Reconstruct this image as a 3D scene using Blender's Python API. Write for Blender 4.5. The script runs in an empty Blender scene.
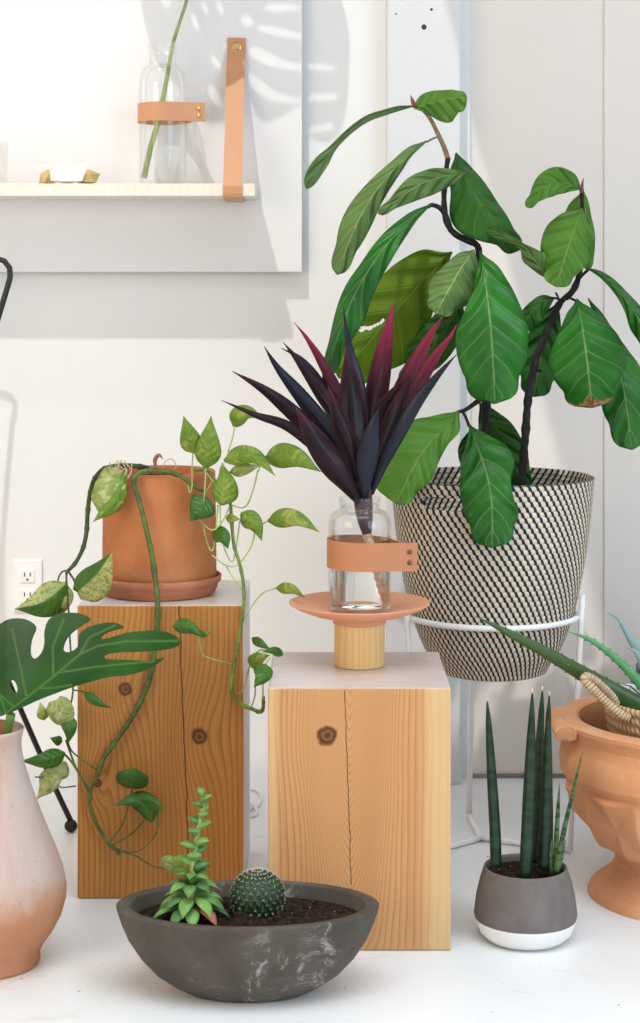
import bpy, bmesh, math, random
from mathutils import Vector, Matrix, noise
from mathutils.geometry import delaunay_2d_cdt
random.seed(7)
SC = bpy.context.scene
COL = SC.collection
F, CX, HY, CAMH = 1800.0, 320.0, 300.0, 1.085

def W(px, py, D):
    """a point D metres in front of the camera that the photo shows at (px, py)"""
    return Vector(((px - CX) / F * D, D, CAMH - (py - HY) / F * D))

# ------------------------------------------------------------------ materials
class Mat:
    def __init__(s, name):
        s.m = bpy.data.materials.new(name); s.m.use_nodes = True
        s.t = s.m.node_tree; s.t.nodes.clear()
        s.o = s.t.nodes.new('ShaderNodeOutputMaterial')
    def n(s, t, **kw):
        x = s.t.nodes.new(t)
        for k, v in kw.items(): setattr(x, k, v)
        return x
    def put(s, sock, v):
        if v is None: return
        if isinstance(v, bpy.types.NodeSocket): s.t.links.new(v, sock)
        elif isinstance(v, (tuple, list)):
            sock.default_value = tuple(v) if len(v) == len(sock.default_value) else tuple(v) + (1.0,)
        else: sock.default_value = v
    def ma(s, op, a, b=None, clamp=False):
        x = s.n('ShaderNodeMath', operation=op); x.use_clamp = clamp
        s.put(x.inputs[0], a); s.put(x.inputs[1], b); return x.outputs[0]
    def mix(s, f, a, b, blend='MIX'):
        x = s.n('ShaderNodeMix', data_type='RGBA', blend_type=blend)
        s.put(x.inputs[0], f); s.put(x.inputs[6], a); s.put(x.inputs[7], b); return x.outputs[2]
    def obj(s): return s.n('ShaderNodeTexCoord').outputs['Object']
    def uv(s): return s.n('ShaderNodeTexCoord').outputs['UV']
    def sep(s, v):
        x = s.n('ShaderNodeSeparateXYZ'); s.put(x.inputs[0], v); return x.outputs
    def comb(s, a, b, c):
        x = s.n('ShaderNodeCombineXYZ'); s.put(x.inputs[0], a); s.put(x.inputs[1], b); s.put(x.inputs[2], c); return x.outputs[0]
    def scale(s, v, sc):
        x = s.n('ShaderNodeMapping'); s.put(x.inputs[0], v); x.inputs['Scale'].default_value = sc; return x.outputs[0]
    def noise(s, v, scale=5, detail=3, rough=.5, dist=0):
        x = s.n('ShaderNodeTexNoise'); s.put(x.inputs['Vector'], v)
        x.inputs['Scale'].default_value = scale; x.inputs['Detail'].default_value = detail
        x.inputs['Roughness'].default_value = rough; x.inputs['Distortion'].default_value = dist
        return x.outputs['Fac']
    def ramp(s, f, stops):
        x = s.n('ShaderNodeValToRGB'); s.put(x.inputs[0], f)
        e = x.color_ramp.elements
        while len(e) < len(stops): e.new(.5)
        for i, (p, c) in enumerate(stops):
            e[i].position = p
            c = (c, c, c) if not isinstance(c, (tuple, list)) else c
            e[i].color = tuple(c) + (1,)
        return x.outputs[0]
    def step(s, f, a, b):
        x = s.n('ShaderNodeMapRange', interpolation_type='SMOOTHSTEP')
        s.put(x.inputs[0], f); x.inputs[1].default_value = a; x.inputs[2].default_value = b
        return x.outputs[0]
    def bump(s, h, strength=.3, dist=.01):
        x = s.n('ShaderNodeBump'); s.put(x.inputs['Height'], h)
        x.inputs['Strength'].default_value = strength; x.inputs['Distance'].default_value = dist
        return x.outputs[0]
    def pr(s, color, rough=.5, normal=None, metal=0, spec=.5, sss=0, sssr=.01, trans=0, ior=1.45, coat=0, sheen=0):
        p = s.n('ShaderNodeBsdfPrincipled')
        s.put(p.inputs['Base Color'], color); s.put(p.inputs['Roughness'], rough)
        if normal is not None: s.put(p.inputs['Normal'], normal)
        s.put(p.inputs['Metallic'], metal); s.put(p.inputs['Specular IOR Level'], spec)
        p.inputs['IOR'].default_value = ior
        p.inputs['Transmission Weight'].default_value = trans
        p.inputs['Coat Weight'].default_value = coat
        p.inputs['Sheen Weight'].default_value = sheen
        if sss: p.inputs['Subsurface Weight'].default_value = sss; p.inputs['Subsurface Scale'].default_value = sssr
        return p.outputs[0]
    def end(s, sh):
        s.t.links.new(sh, s.o.inputs[0]); return s.m

def flat(name, c, rough=.5, metal=0, spec=.5, nscale=0, var=.12, bump=0, nb=120):
    m = Mat(name); o = m.obj(); col = c
    if nscale:
        f = m.noise(o, nscale, 4, .6)
        col = m.mix(m.step(f, .3, .7), tuple(x * (1 - var) for x in c), tuple(min(1, x * (1 + var)) for x in c))
    nr = m.bump(m.noise(o, nb, 3), bump, .004) if bump else None
    return m.end(m.pr(col, rough, nr, metal, spec))

def wall_mat(name, c, bump=.12):
    m = Mat(name); o = m.obj()
    f = m.noise(o, 1.7, 3, .6)
    col = m.mix(f, tuple(x * .97 for x in c), c)
    return m.end(m.pr(col, .75, m.bump(m.noise(o, 90, 4, .6), bump, .003), spec=.25))

def floor_mat():
    m = Mat('white_painted_concrete'); o = m.obj()
    f = m.noise(o, 1.3, 4, .6)
    col = m.mix(m.step(f, .35, .7), (.775, .785, .795), (.835, .85, .865))
    g = m.noise(m.scale(o, (1, 2.2, 1)), 6, 8, .72, .6)
    col = m.mix(m.step(g, .56, .76), col, (.66, .60, .52))
    k = m.noise(o, 60, 2, .4)
    col = m.mix(m.step(k, .775, .80), col, (.10, .09, .08))
    s = m.noise(m.scale(o, (3, 9, 1)), 4, 3, .6, 1.5)
    col = m.mix(m.ma('MULTIPLY', m.step(s, .66, .72), .45), col, (.58, .55, .5))
    r = m.ramp(f, [(.3, .28), (.7, .42)])
    return m.end(m.pr(col, r, m.bump(g, .12, .004), spec=.45))

def gauss(m, dx, dz, sx, sz):
    a = m.ma('MULTIPLY', dx, 1 / sx); b = m.ma('MULTIPLY', dz, 1 / sz)
    q = m.ma('ADD', m.ma('MULTIPLY', a, a), m.ma('MULTIPLY', b, b))
    return m.ma('EXPONENT', m.ma('MULTIPLY', q, -1)), m.ma('SQRT', q)

def wood_mat(name, light, dark, knots, crack, freq, cathedral=None, sap=None, topc=(.74, .64, .58), seam=.02, kn=.8):
    m = Mat(name); o = m.obj(); x, y, z = m.sep(o)
    wv = m.noise(m.scale(o, (5, 5, 1.1)), 1.6, 3, .5)
    w2 = m.noise(m.scale(o, (14, 14, 1.2)), 2.0, 2, .5)
    warp = m.ma('ADD', m.ma('MULTIPLY', wv, 3.4), m.ma('MULTIPLY', w2, .6))
    if cathedral is not None:
        dx = m.ma('ABSOLUTE', m.ma('ADD', x, -cathedral))
        w = m.ma('EXPONENT', m.ma('MULTIPLY', m.ma('MULTIPLY', dx, dx), -1 / .045 ** 2))
        f = m.ma('SUBTRACT', m.ma('MULTIPLY', m.ma('MULTIPLY', z, 60), w), m.ma('MULTIPLY', dx, freq))
    else:
        f = m.ma('MULTIPLY', m.ma('ADD', x, m.ma('MULTIPLY', y, .35)), freq)
    f = m.ma('ADD', f, warp)
    kmask = None; kring = None
    for (kx, kz, kr) in knots:
        dx = m.ma('ADD', x, -kx); dz = m.ma('ADD', z, -kz)
        g, _ = gauss(m, dx, dz, kr * 2.6, kr * 5.5)
        f = m.ma('ADD', f, m.ma('MULTIPLY', g, 3.2))
        _, q = gauss(m, dx, dz, kr, kr)
        nz = m.ma('MULTIPLY', m.noise(o, 70, 2), .5)
        q = m.ma('ADD', q, m.ma('ADD', nz, -.25))
        mk = m.ma('SUBTRACT', 1, m.step(q, .78, .98))
        front = m.ma('LESS_THAN', y, -.12)
        mk = m.ma('MULTIPLY', mk, front)
        rg = m.ma('MULTIPLY', m.ma('ADD', m.ma('SINE', m.ma('MULTIPLY', q, 13)), 1), .5)
        kmask = mk if kmask is None else m.ma('MAXIMUM', kmask, mk)
        kring = m.ma('MULTIPLY', rg, mk) if kring is None else m.ma('MAXIMUM', kring, m.ma('MULTIPLY', rg, mk))
    g = m.ma('FRACT', f)
    ring = m.ramp(g, [(0, 0), (.55, .25), (.86, 1), (.97, .75), (1, 0)])
    broad = m.noise(m.scale(o, (9, 9, .7)), 1.5, 2)
    col = m.mix(m.ma('MULTIPLY', ring, .74), light, dark)
    col = m.mix(m.ma('MULTIPLY', m.step(broad, .4, .75), .35), col, dark)
    if sap:
        e = m.ma('ADD', x, m.ma('MULTIPLY', m.ma('ADD', broad, -.5), .05))
        mr = m.step(e, sap[1] - .014, sap[1] + .012)
        ml = m.ma('SUBTRACT', 1, m.step(e, sap[0] - .008, sap[0] + .010))
        sc = m.mix(m.ma('MULTIPLY', ring, .3), sap[2], tuple(c * .75 for c in sap[2]))
        col = m.mix(m.ma('MAXIMUM', mr, ml), col, sc)
    fib = m.noise(m.scale(o, (330, 330, 6)), 1, 3, .6)
    col = m.mix(m.ma('MULTIPLY', m.ma('SUBTRACT', 1, fib), .22), col, dark)
    if kmask is not None:
        kc = m.mix(kring, (.24 * kn, .095 * kn, .03 * kn), (.085 * kn, .03 * kn, .010 * kn))
        col = m.mix(kmask, col, kc)
    # drying crack: a thin dark wandering line down the front
    cz0, cz1, cxa, cxb, cw = crack
    cx = m.ma('ADD', m.ma('MULTIPLY', z, (cxb - cxa) / (cz1 - cz0)), cxa - cz0 * (cxb - cxa) / (cz1 - cz0))
    cn = m.ma('MULTIPLY', m.ma('ADD', m.noise(m.comb(0, 0, z), 18, 3), -.5), .010)
    cd = m.ma('ABSOLUTE', m.ma('SUBTRACT', x, m.ma('ADD', cx, cn)))
    cm = m.ma('SUBTRACT', 1, m.step(cd, cw * .4, cw))
    cm = m.ma('MULTIPLY', cm, m.ma('MULTIPLY', m.ma('GREATER_THAN', z, cz0), m.ma('LESS_THAN', z, cz1)))
    col = m.mix(cm, col, (.07, .03, .012))
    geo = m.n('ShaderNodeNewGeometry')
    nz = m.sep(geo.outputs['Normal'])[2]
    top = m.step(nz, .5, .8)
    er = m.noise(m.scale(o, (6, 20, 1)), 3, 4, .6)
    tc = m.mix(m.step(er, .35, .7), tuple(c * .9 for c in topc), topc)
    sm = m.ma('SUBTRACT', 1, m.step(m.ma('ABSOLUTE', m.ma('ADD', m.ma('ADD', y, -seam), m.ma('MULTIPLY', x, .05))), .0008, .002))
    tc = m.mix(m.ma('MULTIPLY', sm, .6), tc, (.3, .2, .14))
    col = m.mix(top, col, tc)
    h = m.ma('ADD', m.ma('MULTIPLY', ring, -.4), m.ma('ADD', m.ma('MULTIPLY', cm, -2), m.ma('MULTIPLY', fib, .4)))
    return m.end(m.pr(col, m.mix(top, (.5,) * 3, (.33,) * 3), m.bump(h, .18, .002), spec=.35))

def terracotta(name, c, c2, rough=.82, sc=7, chalk=None):
    m = Mat(name); o = m.obj()
    f = m.noise(o, sc, 5, .62, .4)
    col = m.mix(m.step(f, .34, .68), c, c2)
    st = m.noise(m.scale(o, (4, 4, 60)), 1.5, 2, .5)
    col = m.mix(m.ma('MULTIPLY', m.step(st, .5, .8), .16), col, tuple(x * .72 for x in c))
    if chalk:
        g = m.noise(m.scale(o, (1, 1, .8)), 5, 6, .7, .5)
        k = m.ma('MULTIPLY', m.step(g, .44, .68), chalk[1])
        if len(chalk) > 2:
            x, _, z = m.sep(o)
            zn = m.ma('ADD', z, m.ma('MULTIPLY', m.ma('ADD', m.noise(o, 9, 4, .6), -.5), .10))
            k = m.ma('MULTIPLY', m.ma('MULTIPLY', m.step(zn, chalk[2], chalk[3]), m.step(m.ma('ADD', x, m.ma('MULTIPLY', zn, .02)), .022, .045)), m.ma('ADD', m.ma('MULTIPLY', m.step(g, .30, .55), .5), .45))
        col = m.mix(k, col, chalk[0])
    sp = m.noise(o, 130, 2)
    col = m.mix(m.ma('MULTIPLY', m.step(sp, .70, .76), .4), col, tuple(x * .5 for x in c))
    return m.end(m.pr(col, rough, m.bump(m.ma('ADD', m.noise(o, 160, 3), m.ma('MULTIPLY', st, .6)), .14, .003), spec=.25))

def concrete(name, c, c2, scuff=.0, split=None):
    m = Mat(name); o = m.obj()
    f = m.noise(o, 9, 6, .65, .3)
    col = m.mix(m.step(f, .32, .7), c, c2)
    if scuff:
        g = m.noise(o, 14, 7, .8, .8)
        h = m.noise(o, 5.5, 2, .5)
        k = m.ma('MULTIPLY', m.step(g, .545, .68), m.step(h, .40, .60))
        col = m.mix(m.ma('MULTIPLY', k, scuff), col, (.62, .61, .6))
        z = m.sep(o)[2]
    if split is not None:
        z = m.sep(o)[2]
        col = m.mix(m.step(m.ma('ADD', z, m.ma('MULTIPLY', m.ma('ADD', m.noise(o, 60), -.5), .001)), split - .0006, split + .0006), (.86, .85, .83), col)
    return m.end(m.pr(col, .72, m.bump(m.noise(o, 110, 4, .6), .16, .003), spec=.3))

def soil_mat():
    m = Mat('potting_soil'); o = m.obj()
    f = m.noise(o, 120, 4, .7)
    col = m.mix(m.step(f, .35, .7), (.010, .007, .005), (.06, .035, .022))
    k = m.noise(o, 210, 1)
    col = m.mix(m.step(k, .745, .765), col, (.6, .57, .52))
    return m.end(m.pr(col, .95, m.bump(f, .9, .01), spec=.15))

def leaf_mat(name, base, base2, vein, nv=9, slope=1.9, rough=.38, vs=.55, mid=.035, vw=.06, nsc=6, trans=.22,
             varieg=None, tipc=None, spec=.5, puff=.5, side=None, burn=None, bumpk=.35, specks=None):
    m = Mat(name); u, v, _ = m.sep(m.uv()); o = m.obj()
    s = m.ma('ABSOLUTE', m.ma('ADD', m.ma('MULTIPLY', v, 2), -1))
    f = m.noise(o, nsc, 3, .55)
    col = m.mix(m.step(f, .3, .7), base, base2)
    sv = m.ma('SUBTRACT', m.ma('MULTIPLY', u, nv), m.ma('MULTIPLY', s, slope))
    fr = m.ma('ABSOLUTE', m.ma('ADD', m.ma('FRACT', sv), -.5))
    ve = m.ma('SUBTRACT', 1, m.step(fr, vw * .3, vw))
    ve = m.ma('MULTIPLY', ve, m.ma('SUBTRACT', 1, m.ma('MULTIPLY', s, .6)))
    mi = m.ma('SUBTRACT', 1, m.step(s, mid * .5, mid))
    if varieg:
        c, sc, lo, hi = varieg
        g = m.noise(m.scale(o, (1, 1, 1)), sc, 6, .75, .7)
        k = m.step(g, lo, hi)
        if side is not None:
            h = m.step(v, .47, .53) if side > 0 else m.ma('SUBTRACT', 1, m.step(v, .47, .53))
            k = m.ma('MULTIPLY', m.ma('ADD', m.ma('MULTIPLY', k, .35), .65), h)
            sp = m.step(m.noise(o, 160, 3, .7), .52, .6)
            k = m.ma('MULTIPLY', k, m.ma('SUBTRACT', 1, m.ma('MULTIPLY', sp, .6)))
        col = m.mix(k, col, c)
    if tipc:
        st = m.noise(m.comb(m.ma('MULTIPLY', u, 1.5), m.ma('MULTIPLY', v, 9), m.sep(o)[0]), 3, 3, .6)
        lo, hi = tipc[1], tipc[2]
        tk = m.step(m.ma('ADD', u, m.ma('MULTIPLY', m.ma('ADD', st, -.5), .8)), lo, hi)
        ed = m.ma('MULTIPLY', m.step(s, .72, 1.0), .55)
        col = m.mix(m.ma('MAXIMUM', tk, m.ma('MULTIPLY', ed, m.step(u, .3, .8))), col, tipc[0])
    col = m.mix(m.ma('MULTIPLY', m.ma('MAXIMUM', m.ma('MULTIPLY', ve, .75), mi), vs), col, vein)
    if burn:
        b = m.ma('ADD', u, m.ma('MULTIPLY', m.ma('ADD', m.noise(o, 40, 4, .7), -.5), .25))
        k = m.step(b, burn, burn + .04)
        bc = m.mix(m.step(m.noise(o, 90, 2), .4, .6), (.50, .26, .10), (.18, .07, .025))
        col = m.mix(k, col, bc)
    pf = m.ma('MULTIPLY', m.ma('COSINE', m.ma('MULTIPLY', m.ma('FRACT', sv), 6.2832)), -puff)
    h = m.ma('ADD', m.ma('MULTIPLY', m.ma('MAXIMUM', ve, m.ma('MULTIPLY', mi, 1.5)), -.55), m.ma('ADD', pf, m.ma('MULTIPLY', f, .6)))
    nrm = m.bump(h, bumpk, .004)
    p = m.pr(col, rough, nrm, spec=spec)
    t = m.n('ShaderNodeBsdfTranslucent'); m.put(t.inputs[0], m.mix(.5, col, (.55, .65, .12), 'MULTIPLY') if trans < 0 else col)
    mx = m.n('ShaderNodeMixShader'); mx.inputs[0].default_value = abs(trans)
    m.t.links.new(p, mx.inputs[1]); m.t.links.new(t.outputs[0], mx.inputs[2])
    return m.end(mx.outputs[0])

def thin_glass(name, tint=(.992, .996, .994), k=.16):
    m = Mat(name)
    lw = m.n('ShaderNodeLayerWeight'); lw.inputs[0].default_value = .28
    tr = m.n('ShaderNodeBsdfTransparent')
    m.put(tr.inputs[0], m.mix(m.ma('POWER', lw.outputs['Facing'], 3), tint, tuple(c * .86 for c in tint)))
    gl = m.n('ShaderNodeBsdfGlossy'); gl.inputs['Roughness'].default_value = .03; gl.inputs[0].default_value = (1, 1, 1, 1)
    mx = m.n('ShaderNodeMixShader')
    m.put(mx.inputs[0], m.ma('ADD', m.ma('MULTIPLY', lw.outputs['Fresnel'], .32), .012, True))
    m.t.links.new(tr.outputs[0], mx.inputs[1]); m.t.links.new(gl.outputs[0], mx.inputs[2])
    return m.end(mx.outputs[0])

def basket_mat(name, light, dark, n, shift, frac):
    m = Mat(name); u, v, _ = m.sep(m.uv())
    row = m.ma('FLOOR', v); fv = m.ma('FRACT', v)
    ph = m.ma('ADD', m.ma('MULTIPLY', u, n), m.ma('ADD', m.ma('MULTIPLY', row, shift), m.ma('MULTIPLY', fv, shift * .8)))
    fr = m.ma('FRACT', ph)
    k = m.ma('MULTIPLY', m.step(fr, .02, .08), m.ma('SUBTRACT', 1, m.step(fr, frac - .04, frac + .03)))
    o = m.obj()
    nn = m.noise(o, 55, 3, .6)
    lc = m.mix(nn, tuple(c * .72 for c in light), light)
    edge = m.ma('SUBTRACT', 1, m.step(m.ma('ABSOLUTE', m.ma('ADD', fv, -.5)), .40, .5))
    lc = m.mix(m.ma('SUBTRACT', 1, edge), lc, tuple(c * .25 for c in light))
    col = m.mix(k, lc, m.mix(nn, dark, tuple(c * 1.8 for c in dark)))
    ss = m.ma('ABSOLUTE', m.ma('SINE', m.ma('MULTIPLY', ph, math.pi)))
    h = m.ma('ADD', m.ma('MULTIPLY', ss, .4), m.ma('MULTIPLY', k, .5))
    return m.end(m.pr(col, .75, m.bump(h, .4, .004), spec=.25))

def rope_mat(name, light, dark, n):
    m = Mat(name); u, v, _ = m.sep(m.uv()); o = m.obj()
    ph = m.ma('FRACT', m.ma('ADD', m.ma('MULTIPLY', u, n), m.ma('MULTIPLY', v, .8)))
    k = m.step(m.ma('ABSOLUTE', m.ma('ADD', ph, -.5)), .22, .46)
    nn = m.noise(o, 260, 3, .7)
    col = m.mix(k, m.mix(nn, tuple(c * .75 for c in light), light), dark)
    return m.end(m.pr(col, .85, m.bump(m.ma('ADD', m.ma('MULTIPLY', k, -1), m.ma('MULTIPLY', nn, .4)), .7, .004), spec=.15))

def leather_mat(name, c):
    m = Mat(name); o = m.obj()
    f = m.noise(o, 14, 4, .6)
    col = m.mix(f, tuple(x * .86 for x in c), c)
    return m.end(m.pr(col, .42, m.bump(m.noise(o, 420, 2), .12, .001), spec=.4))

MT = {}
MT['wall'] = wall_mat('warm_white_wall_paint', (.80, .80, .795))
MT['wallr'] = wall_mat('cream_wall_paint', (.80, .735, .685))
MT['post'] = wall_mat('white_post_paint', (.70, .70, .715), .35)
MT['panel'] = wall_mat('white_panel_paint', (.79, .785, .795), .04)
MT['ceil'] = flat('ceiling_paint', (.85, .85, .85), .8)
MT['floor'] = floor_mat()
MT['gap'] = flat('dark_wall_gap', (.22, .18, .15), .9, nscale=20, var=.5)
MT['hole'] = flat('dark_screw_hole', (.05, .045, .04), .9)
def lx(px, D, c): return (px - c) * D / F
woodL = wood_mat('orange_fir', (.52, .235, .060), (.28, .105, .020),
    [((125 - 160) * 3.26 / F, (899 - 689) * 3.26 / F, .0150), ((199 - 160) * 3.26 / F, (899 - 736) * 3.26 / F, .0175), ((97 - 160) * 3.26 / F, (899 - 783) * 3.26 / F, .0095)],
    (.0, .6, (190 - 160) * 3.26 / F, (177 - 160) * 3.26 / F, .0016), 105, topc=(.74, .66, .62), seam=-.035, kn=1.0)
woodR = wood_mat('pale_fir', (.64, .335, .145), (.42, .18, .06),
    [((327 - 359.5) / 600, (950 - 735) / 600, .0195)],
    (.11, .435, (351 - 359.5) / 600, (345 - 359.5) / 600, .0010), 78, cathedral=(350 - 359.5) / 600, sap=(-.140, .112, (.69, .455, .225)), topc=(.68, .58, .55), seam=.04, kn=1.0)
MT['white_side'] = flat('white_painted_wood', (.84, .82, .83), .5, nscale=6, var=.05)
MT['shelf'] = wood_mat('pale_maple', (.84, .77, .68), (.80, .71, .60), [], (5, 6, 0, 1, .001), 60)
MT['terra'] = terracotta('terracotta_pot', (.50, .175, .065), (.57, .225, .09), chalk=((.62, .31, .16), .3))
MT['saucer'] = terracotta('terracotta_saucer', (.45, .165, .085), (.51, .21, .115))
MT['vase'] = terracotta('chalky_terracotta', (.50, .215, .105), (.56, .27, .15), chalk=((.56, .455, .415), .95, .10, .16))
MT['urn'] = terracotta('orange_terracotta', (.64, .29, .135), (.72, .36, .19), chalk=((.70, .43, .29), .35))
MT['dish'] = terracotta('smooth_pink_clay', (.72, .32, .185), (.75, .36, .22), .55, 5)
MT['conc'] = concrete('grey_concrete', (.066, .054, .042), (.108, .092, .077), .5)
MT['dip'] = concrete('white_dipped_concrete', (.13, .11, .105), (.19, .165, .158), 0, .037)
MT['soil'] = soil_mat()
MT['birch'] = wood_mat('pale_pine', (.78, .54, .26), (.66, .40, .15), [], (5, 6, 0, 1, .001), 90)
MT['leather'] = leather_mat('natural_leather', (.52, .215, .10))
MT['strap'] = leather_mat('strap_leather', (.60, .30, .155))
MT['brass'] = flat('brass', (.72, .52, .24), .28, 1)
MT['rivet'] = flat('aged_brass', (.17, .12, .065), .35, 1)
MT['glass'] = thin_glass('clear_glass')
MT['white_metal'] = flat('white_powder_coat', (.88, .88, .88), .4)
MT['black_metal'] = flat('black_metal', (.012, .013, .013), .35)
MT['rubber'] = flat('black_rubber', (.01, .01, .01), .6)
MT['plastic'] = flat('white_plastic', (.86, .85, .84), .35)
MT['slot'] = flat('outlet_slot', (.03, .03, .03), .7)
MT['stone'] = flat('white_stone', (.92, .92, .91), .5)
MT['blackpot'] = flat('black_glazed_pot', (.012, .012, .014), .3)
MT['basket'] = basket_mat('two_tone_weave', (.82, .69, .53), (.014, .022, .034), 78, .44, .47)
MT['rope'] = rope_mat('jute_rope', (.72, .52, .32), (.36, .22, .11), 90)
MT['braid'] = rope_mat('jute_braid', (.72, .53, .34), (.48, .32, .18), 34)
MT['liner'] = rope_mat('pale_liner_weave', (.80, .78, .74), (.10, .09, .10), 46)
MT['bark'] = flat('dark_fig_bark', (.013, .010, .009), .8, nscale=60, var=.6, bump=.8, nb=200)
MT['twig'] = flat('brown_green_twig', (.20, .13, .075), .7, nscale=50, var=.4)
MT['tip'] = flat('red_brown_bud', (.17, .045, .03), .5)
FK = dict(nv=5.2, slope=1.15, mid=.045, vw=.05, nsc=9, puff=.9, spec=.32, bumpk=.8)
MT['fig'] = leaf_mat('fig_leaf_upper', (.012, .110, .010), (.028, .185, .018), (.26, .42, .14), rough=.33, vs=.55, trans=.14, **{**FK, 'spec': .42})
MT['fig2'] = leaf_mat('fig_leaf_young', (.085, .235, .024), (.145, .33, .042), (.33, .46, .12), rough=.38, vs=.5, trans=.2, **FK)
MT['figu'] = leaf_mat('fig_leaf_underside', (.105, .200, .050), (.150, .26, .070), (.38, .48, .20), rough=.45, vs=.75, trans=.2, **FK)
MT['figd'] = leaf_mat('fig_leaf_mature', (.018, .088, .009), (.032, .130, .014), (.10, .22, .04), rough=.38, vs=.45, trans=.2, **FK)
MT['figy'] = leaf_mat('fig_leaf_yellowing', (.070, .160, .003), (.110, .205, .006), (.22, .29, .03), rough=.42, vs=.4, trans=.22, **FK)
MT['figb'] = leaf_mat('fig_leaf_scorched', (.012, .115, .008), (.030, .190, .016), (.26, .42, .14), rough=.36, vs=.55, trans=.14, burn=.92, **FK)
MT['cord'] = leaf_mat('cordyline_dark', (.007, .004, .007), (.020, .006, .012), (.05, .015, .03), 0, 0, .36, .3, .03, .02, 8, .05, tipc=((.19, .018, .045), .80, 1.25), puff=0, spec=.26)
MT['cordr'] = leaf_mat('cordyline_red', (.016, .005, .009), (.050, .008, .016), (.12, .02, .04), 0, 0, .38, .3, .04, .02, 8, .15, tipc=((.36, .03, .075), .50, 1.0), puff=0, spec=.26)
MT['cordb'] = leaf_mat('cordyline_blue_sheen', (.008, .010, .020), (.020, .021, .038), (.05, .04, .06), 0, 0, .33, .3, .03, .02, 8, .03, puff=0, spec=.26)  # bluish reflected sheen put into the dark leaf colour
MT['pothos'] = leaf_mat('pothos_leaf', (.15, .28, .022), (.25, .38, .045), (.30, .42, .12), 7, 1.6, .34, .3, .03, .05, 22, .28, varieg=((.50, .54, .13), 30, .50, .68), puff=.3)
MT['pothosv'] = leaf_mat('pothos_leaf_pale', (.26, .36, .07), (.36, .45, .11), (.45, .52, .2), 7, 1.6, .36, .3, .03, .05, 22, .28, varieg=((.62, .64, .30), 45, .45, .6), puff=.4)
MT['pothosd'] = leaf_mat('pothos_leaf_deep', (.045, .14, .018), (.08, .21, .025), (.16, .30, .05), 7, 1.6, .30, .3, .03, .05, 22, .2, puff=.3)
MT['pothosl'] = leaf_mat('pothos_leaf_half_cream', (.055, .15, .02), (.08, .2, .025), (.2, .33, .08), 7, 1.6, .32, .3, .03, .05, 22, .22, varieg=((.60, .60, .22), 40, .4, .6), side=-1, puff=.3)
MT['pothosr'] = leaf_mat('pothos_leaf_half_lime', (.055, .15, .02), (.08, .2, .025), (.2, .33, .08), 7, 1.6, .32, .3, .03, .05, 22, .22, varieg=((.60, .60, .22), 40, .4, .6), side=1, puff=.3)
MT['vine'] = flat('green_vine', (.085, .125, .025), .5, nscale=40, var=.4)
MT['vinemid'] = flat('bright_green_vine', (.16, .225, .045), .5, nscale=40, var=.4)
MT['vinelight'] = flat('pale_green_vine', (.36, .43, .14), .45, nscale=30, var=.3)
MT['vinedark'] = flat('dark_green_vine', (.045, .075, .020), .55, nscale=45, var=.5)
MT['root'] = flat('dry_aerial_root', (.55, .42, .26), .8)
MT['dryleaf'] = flat('dry_brown_sheath', (.32, .13, .07), .7)
MT['cane'] = flat('notched_cane', (.55, .38, .23), .7, nscale=70, var=.4, bump=.4)
MT['purple'] = flat('purple_stalk', (.05, .015, .022), .4, nscale=20, var=.4)
def monstera_mat():
    m = Mat('monstera_leaf'); o = m.obj()
    u, v, _ = m.sep(m.uv())
    f = m.noise(o, 8, 3)
    col = m.mix(m.step(f, .3, .7), (.009, .052, .004), (.018, .082, .007))
    col = m.mix(m.ma('MULTIPLY', u, .7), col, (.10, .24, .035))
    return m.end(m.pr(col, .33, m.bump(m.ma('ADD', m.ma('MULTIPLY', u, -1), m.ma('MULTIPLY', m.noise(o, 30, 2), .5)), .3, .004), spec=.28))
MT['monstera'] = monstera_mat()
MT['monstem'] = flat('monstera_stalk', (.10, .20, .04), .4, nscale=30, var=.3)
MT['stemlight'] = flat('cut_stalk', (.26, .34, .11), .4, nscale=30, var=.3)
def snake_mat():
    m = Mat('snake_plant_leaf'); o = m.obj(); u, v, _ = m.sep(m.uv())
    n = m.noise(m.scale(o, (12, 12, 90)), 1, 3, .6, .4)
    col = m.mix(m.step(n, .38, .62), (.004, .019, .009), (.013, .042, .019))
    g = m.ma('ABSOLUTE', m.ma('SINE', m.ma('MULTIPLY', v, 6.2832 * 3)))
    col = m.mix(m.ma('MULTIPLY', m.step(g, 0, .2), -.0), col, col)
    col = m.mix(m.step(u, .965, .985), col, (.62, .50, .34))
    return m.end(m.pr(col, .38, m.bump(g, .25, .003), spec=.45))
MT['snake'] = snake_mat()
def band_mat():
    m = Mat('young_snake_leaf'); o = m.obj(); u, v, _ = m.sep(m.uv())
    n = m.noise(m.scale(o, (10, 10, 120)), 1, 2, .6)
    col = m.mix(m.step(n, .42, .58), (.008, .035, .013), (.075, .14, .045))
    return m.end(m.pr(col, .4, spec=.4))
MT['snakey'] = band_mat()
def aloe_mat(name, c, c2):
    m = Mat(name); o = m.obj()
    f = m.noise(o, 30, 3)
    col = m.mix(f, c, c2)
    k = m.noise(o, 260, 1)
    col = m.mix(m.step(k, .72, .75), col, tuple(min(1, x * 2.6 + .08) for x in c2))
    return m.end(m.pr(col, .36, m.bump(f, .15, .003), spec=.5))
MT['aloe'] = aloe_mat('aloe_leaf', (.035, .078, .018), (.060, .115, .028))
MT['aloeb'] = aloe_mat('bright_aloe_leaf', (.07, .25, .09), (.13, .36, .15))
MT['agave'] = aloe_mat('blue_agave_leaf', (.26, .42, .41), (.38, .53, .52))
MT['succ'] = flat('succulent_leaf', (.13, .28, .06), .38, nscale=25, var=.3)
MT['succd'] = flat('succulent_leaf_dark', (.065, .17, .045), .38, nscale=25, var=.35)
MT['succr'] = flat('succulent_leaf_red', (.42, .14, .08), .5, nscale=25, var=.3)
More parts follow.
